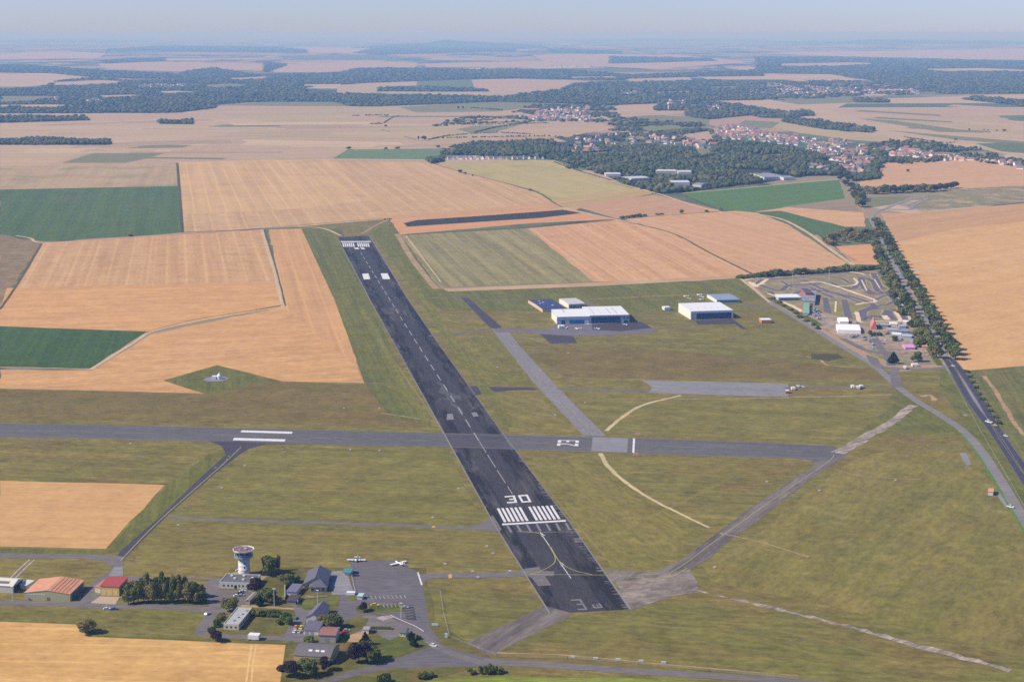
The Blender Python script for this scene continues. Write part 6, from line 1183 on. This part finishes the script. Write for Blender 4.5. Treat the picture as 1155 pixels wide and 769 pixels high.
lamp(309.5, 686, 12, 'slender white mast among trees before the clubhouse', None, 'light_mast'); lamp(358.5, 684, 10, 'slender white mast on the lawn before the clubhouse', None, 'light_mast'); lamp(452.5, 697, 9, 'white mast between parking rows and apron road', None, 'light_mast'); lamp(14.3, 678, 9, 'white mast beside the cream hangar', None, 'light_mast'); lamp(844.5, 311, 8, 'short white mast at the end of the tree row', None, 'light_mast')
def fence(pp, h, step, label, m):
    w = toworld(pp); r = empty('fence', (w[0].x, w[0].y, 0), 0, label, 'fence'); rb = MB(); pb = MB()
    for a, b in zip(w, w[1:]):
        L = (b-a).length; n = max(1, int(L/step)); q = [a.lerp(b, i/n)-w[0] for i in range(n+1)]
        for i, p in enumerate(q): pb.box(p.x-.08, p.x+.08, p.y-.08, p.y+.08, 0, h)
        for i in range(n):
            for z in (h*.35, h*.65, h-.05): rb.tube(q[i]+Vector((0, 0, z)), q[i+1]+Vector((0, 0, z)), .035, n=4)
    pb.build('post', m, r); rb.build('rail', m, r)
fm_ = bmat('fence_grey', (.40, .38, .33))
fence([(478, 666), (496.5, 666.5), (500, 690), (507, 719), (560, 740)], 1.6, 6, 'wire fence on grass from apron to crossing', fm_); fence([(543, 748-9), (560, 746-9)], 1.6, 5, 'short fence at the road crossing', fm_)
fence([(560, 741), (640, 743), (720, 749), (800, 757), (900, 766)], 1.5, 8, 'long low fence above the public road', fm_); fence([(1068, 418), (1085, 448), (1110, 494), (1140, 545), (1165, 590)], 1.8, 8, 'fence between perimeter road and dual road', fm_)
fence([(396, 646), (401, 669.5)], 1.5, 3, 'white fence between club forecourt and apron', offw); fence([(345, 679-6), (355, 674.5), (370, 673)], 1.3, 3, 'pale terrace fence before the clubhouse', offw)
# low terrace wall in front of the clubhouse
A, B = P(343, 676), P(369, 673.5); MB().box(0, (B-A).length, 0, .4, 0, .9, Matrix.Translation(A) @ Matrix.Rotation(math.atan2((B-A).y, (B-A).x), 4, 'Z')).build('terrace_wall', bmat('terracotta_wall', (.50, .34, .22))); tag(COL.objects[-1], 'low sandy terrace wall in front of the clubhouse', 'wall')
A = P(417, 709.2); B = P(441, 709.5); MB().box(0, (B-A).length, -.9, .9, 0, 1.9, Matrix.Translation(A) @ Matrix.Rotation(math.atan2((B-A).y, (B-A).x), 4, 'Z')).build('hedge', LEAF['oak']); tag(COL.objects[-1], 'dark clipped hedge beside the red car and hut', 'hedge')

# ================================================================ air, sky, sun, camera
hz = MB().box(-BIG-200, BIG+200, -2200, BIG+200, -1.5, H+12); bb = hz.build('haze', plain('haze', (1, 1, 1))); tag(bb, 'thin even haze over the plain', None, None, 'stuff')
k = bb.data.materials[0].node_tree
for n in list(k.nodes):
    if n.type != 'OUTPUT_MATERIAL': k.nodes.remove(n)
vol = k.nodes.new('ShaderNodeVolumePrincipled'); vol.inputs['Color'].default_value = HCOL; vol.inputs['Density'].default_value = HAZE; vol.inputs['Anisotropy'].default_value = 0.0
vol.inputs['Absorption Color'].default_value = HABS
k.links.new(vol.outputs[0], [n for n in k.nodes if n.type == 'OUTPUT_MATERIAL'][0].inputs['Volume'])
w = bpy.data.worlds.new('World'); S.world = w; w.use_nodes = True; nt = w.node_tree; bg = nt.nodes['Background']
sky = nt.nodes.new('ShaderNodeTexSky'); sky.sky_type = 'NISHITA'; sky.sun_disc = False; sky.altitude = 300; sky.air_density = 1.0; sky.dust_density = DUST; sky.ozone_density = OZONE
sd = Vector((-math.cos(math.radians(SUN_TO))*math.cos(math.radians(SUN_EL)), -math.sin(math.radians(SUN_TO))*math.cos(math.radians(SUN_EL)), math.sin(math.radians(SUN_EL))))
sky.sun_elevation = math.radians(SUN_EL); sky.sun_rotation = math.atan2(sd.x, sd.y)
tn = nt.nodes.new('ShaderNodeMix'); tn.data_type = 'RGBA'; tn.blend_type = 'MULTIPLY'; tn.inputs[0].default_value = 1; tn.inputs[7].default_value = TINT
nt.links.new(sky.outputs[0], tn.inputs[6]); nt.links.new(tn.outputs[2], bg.inputs[0]); bg.inputs[1].default_value = SKY
l = bpy.data.lights.new('sun', 'SUN'); l.energy = SUN; l.angle = math.radians(.53); l.color = (1, .90, .74); so = bpy.data.objects.new('sun', l); COL.objects.link(so); so.rotation_euler = (-sd).to_track_quat('-Z', 'Y').to_euler()
cam = bpy.data.cameras.new('camera'); cam.sensor_width = 36; cam.lens = F/1155*36; cam.clip_start = 1; cam.clip_end = 500000
co = bpy.data.objects.new('camera', cam); COL.objects.link(co); co.location = (0, 0, H); co.rotation_euler = (math.pi/2-PITCH, 0, 0); S.camera = co
S.view_settings.view_transform = 'Standard'; S.view_settings.look = 'None'; S.view_settings.gamma = 1; S.view_settings.exposure = EXPO; S.view_settings.use_curve_mapping = False
S.cycles.use_denoising = False; S.cycles.max_bounces = 4; S.cycles.volume_bounces = 0; S.cycles.diffuse_bounces = 2; S.cycles.transparent_max_bounces = 4
S.cycles.use_adaptive_sampling = False; S.cycles.pixel_filter_type = 'BLACKMAN_HARRIS'; S.cycles.filter_width = 1.6

print('levels', TOP[0])
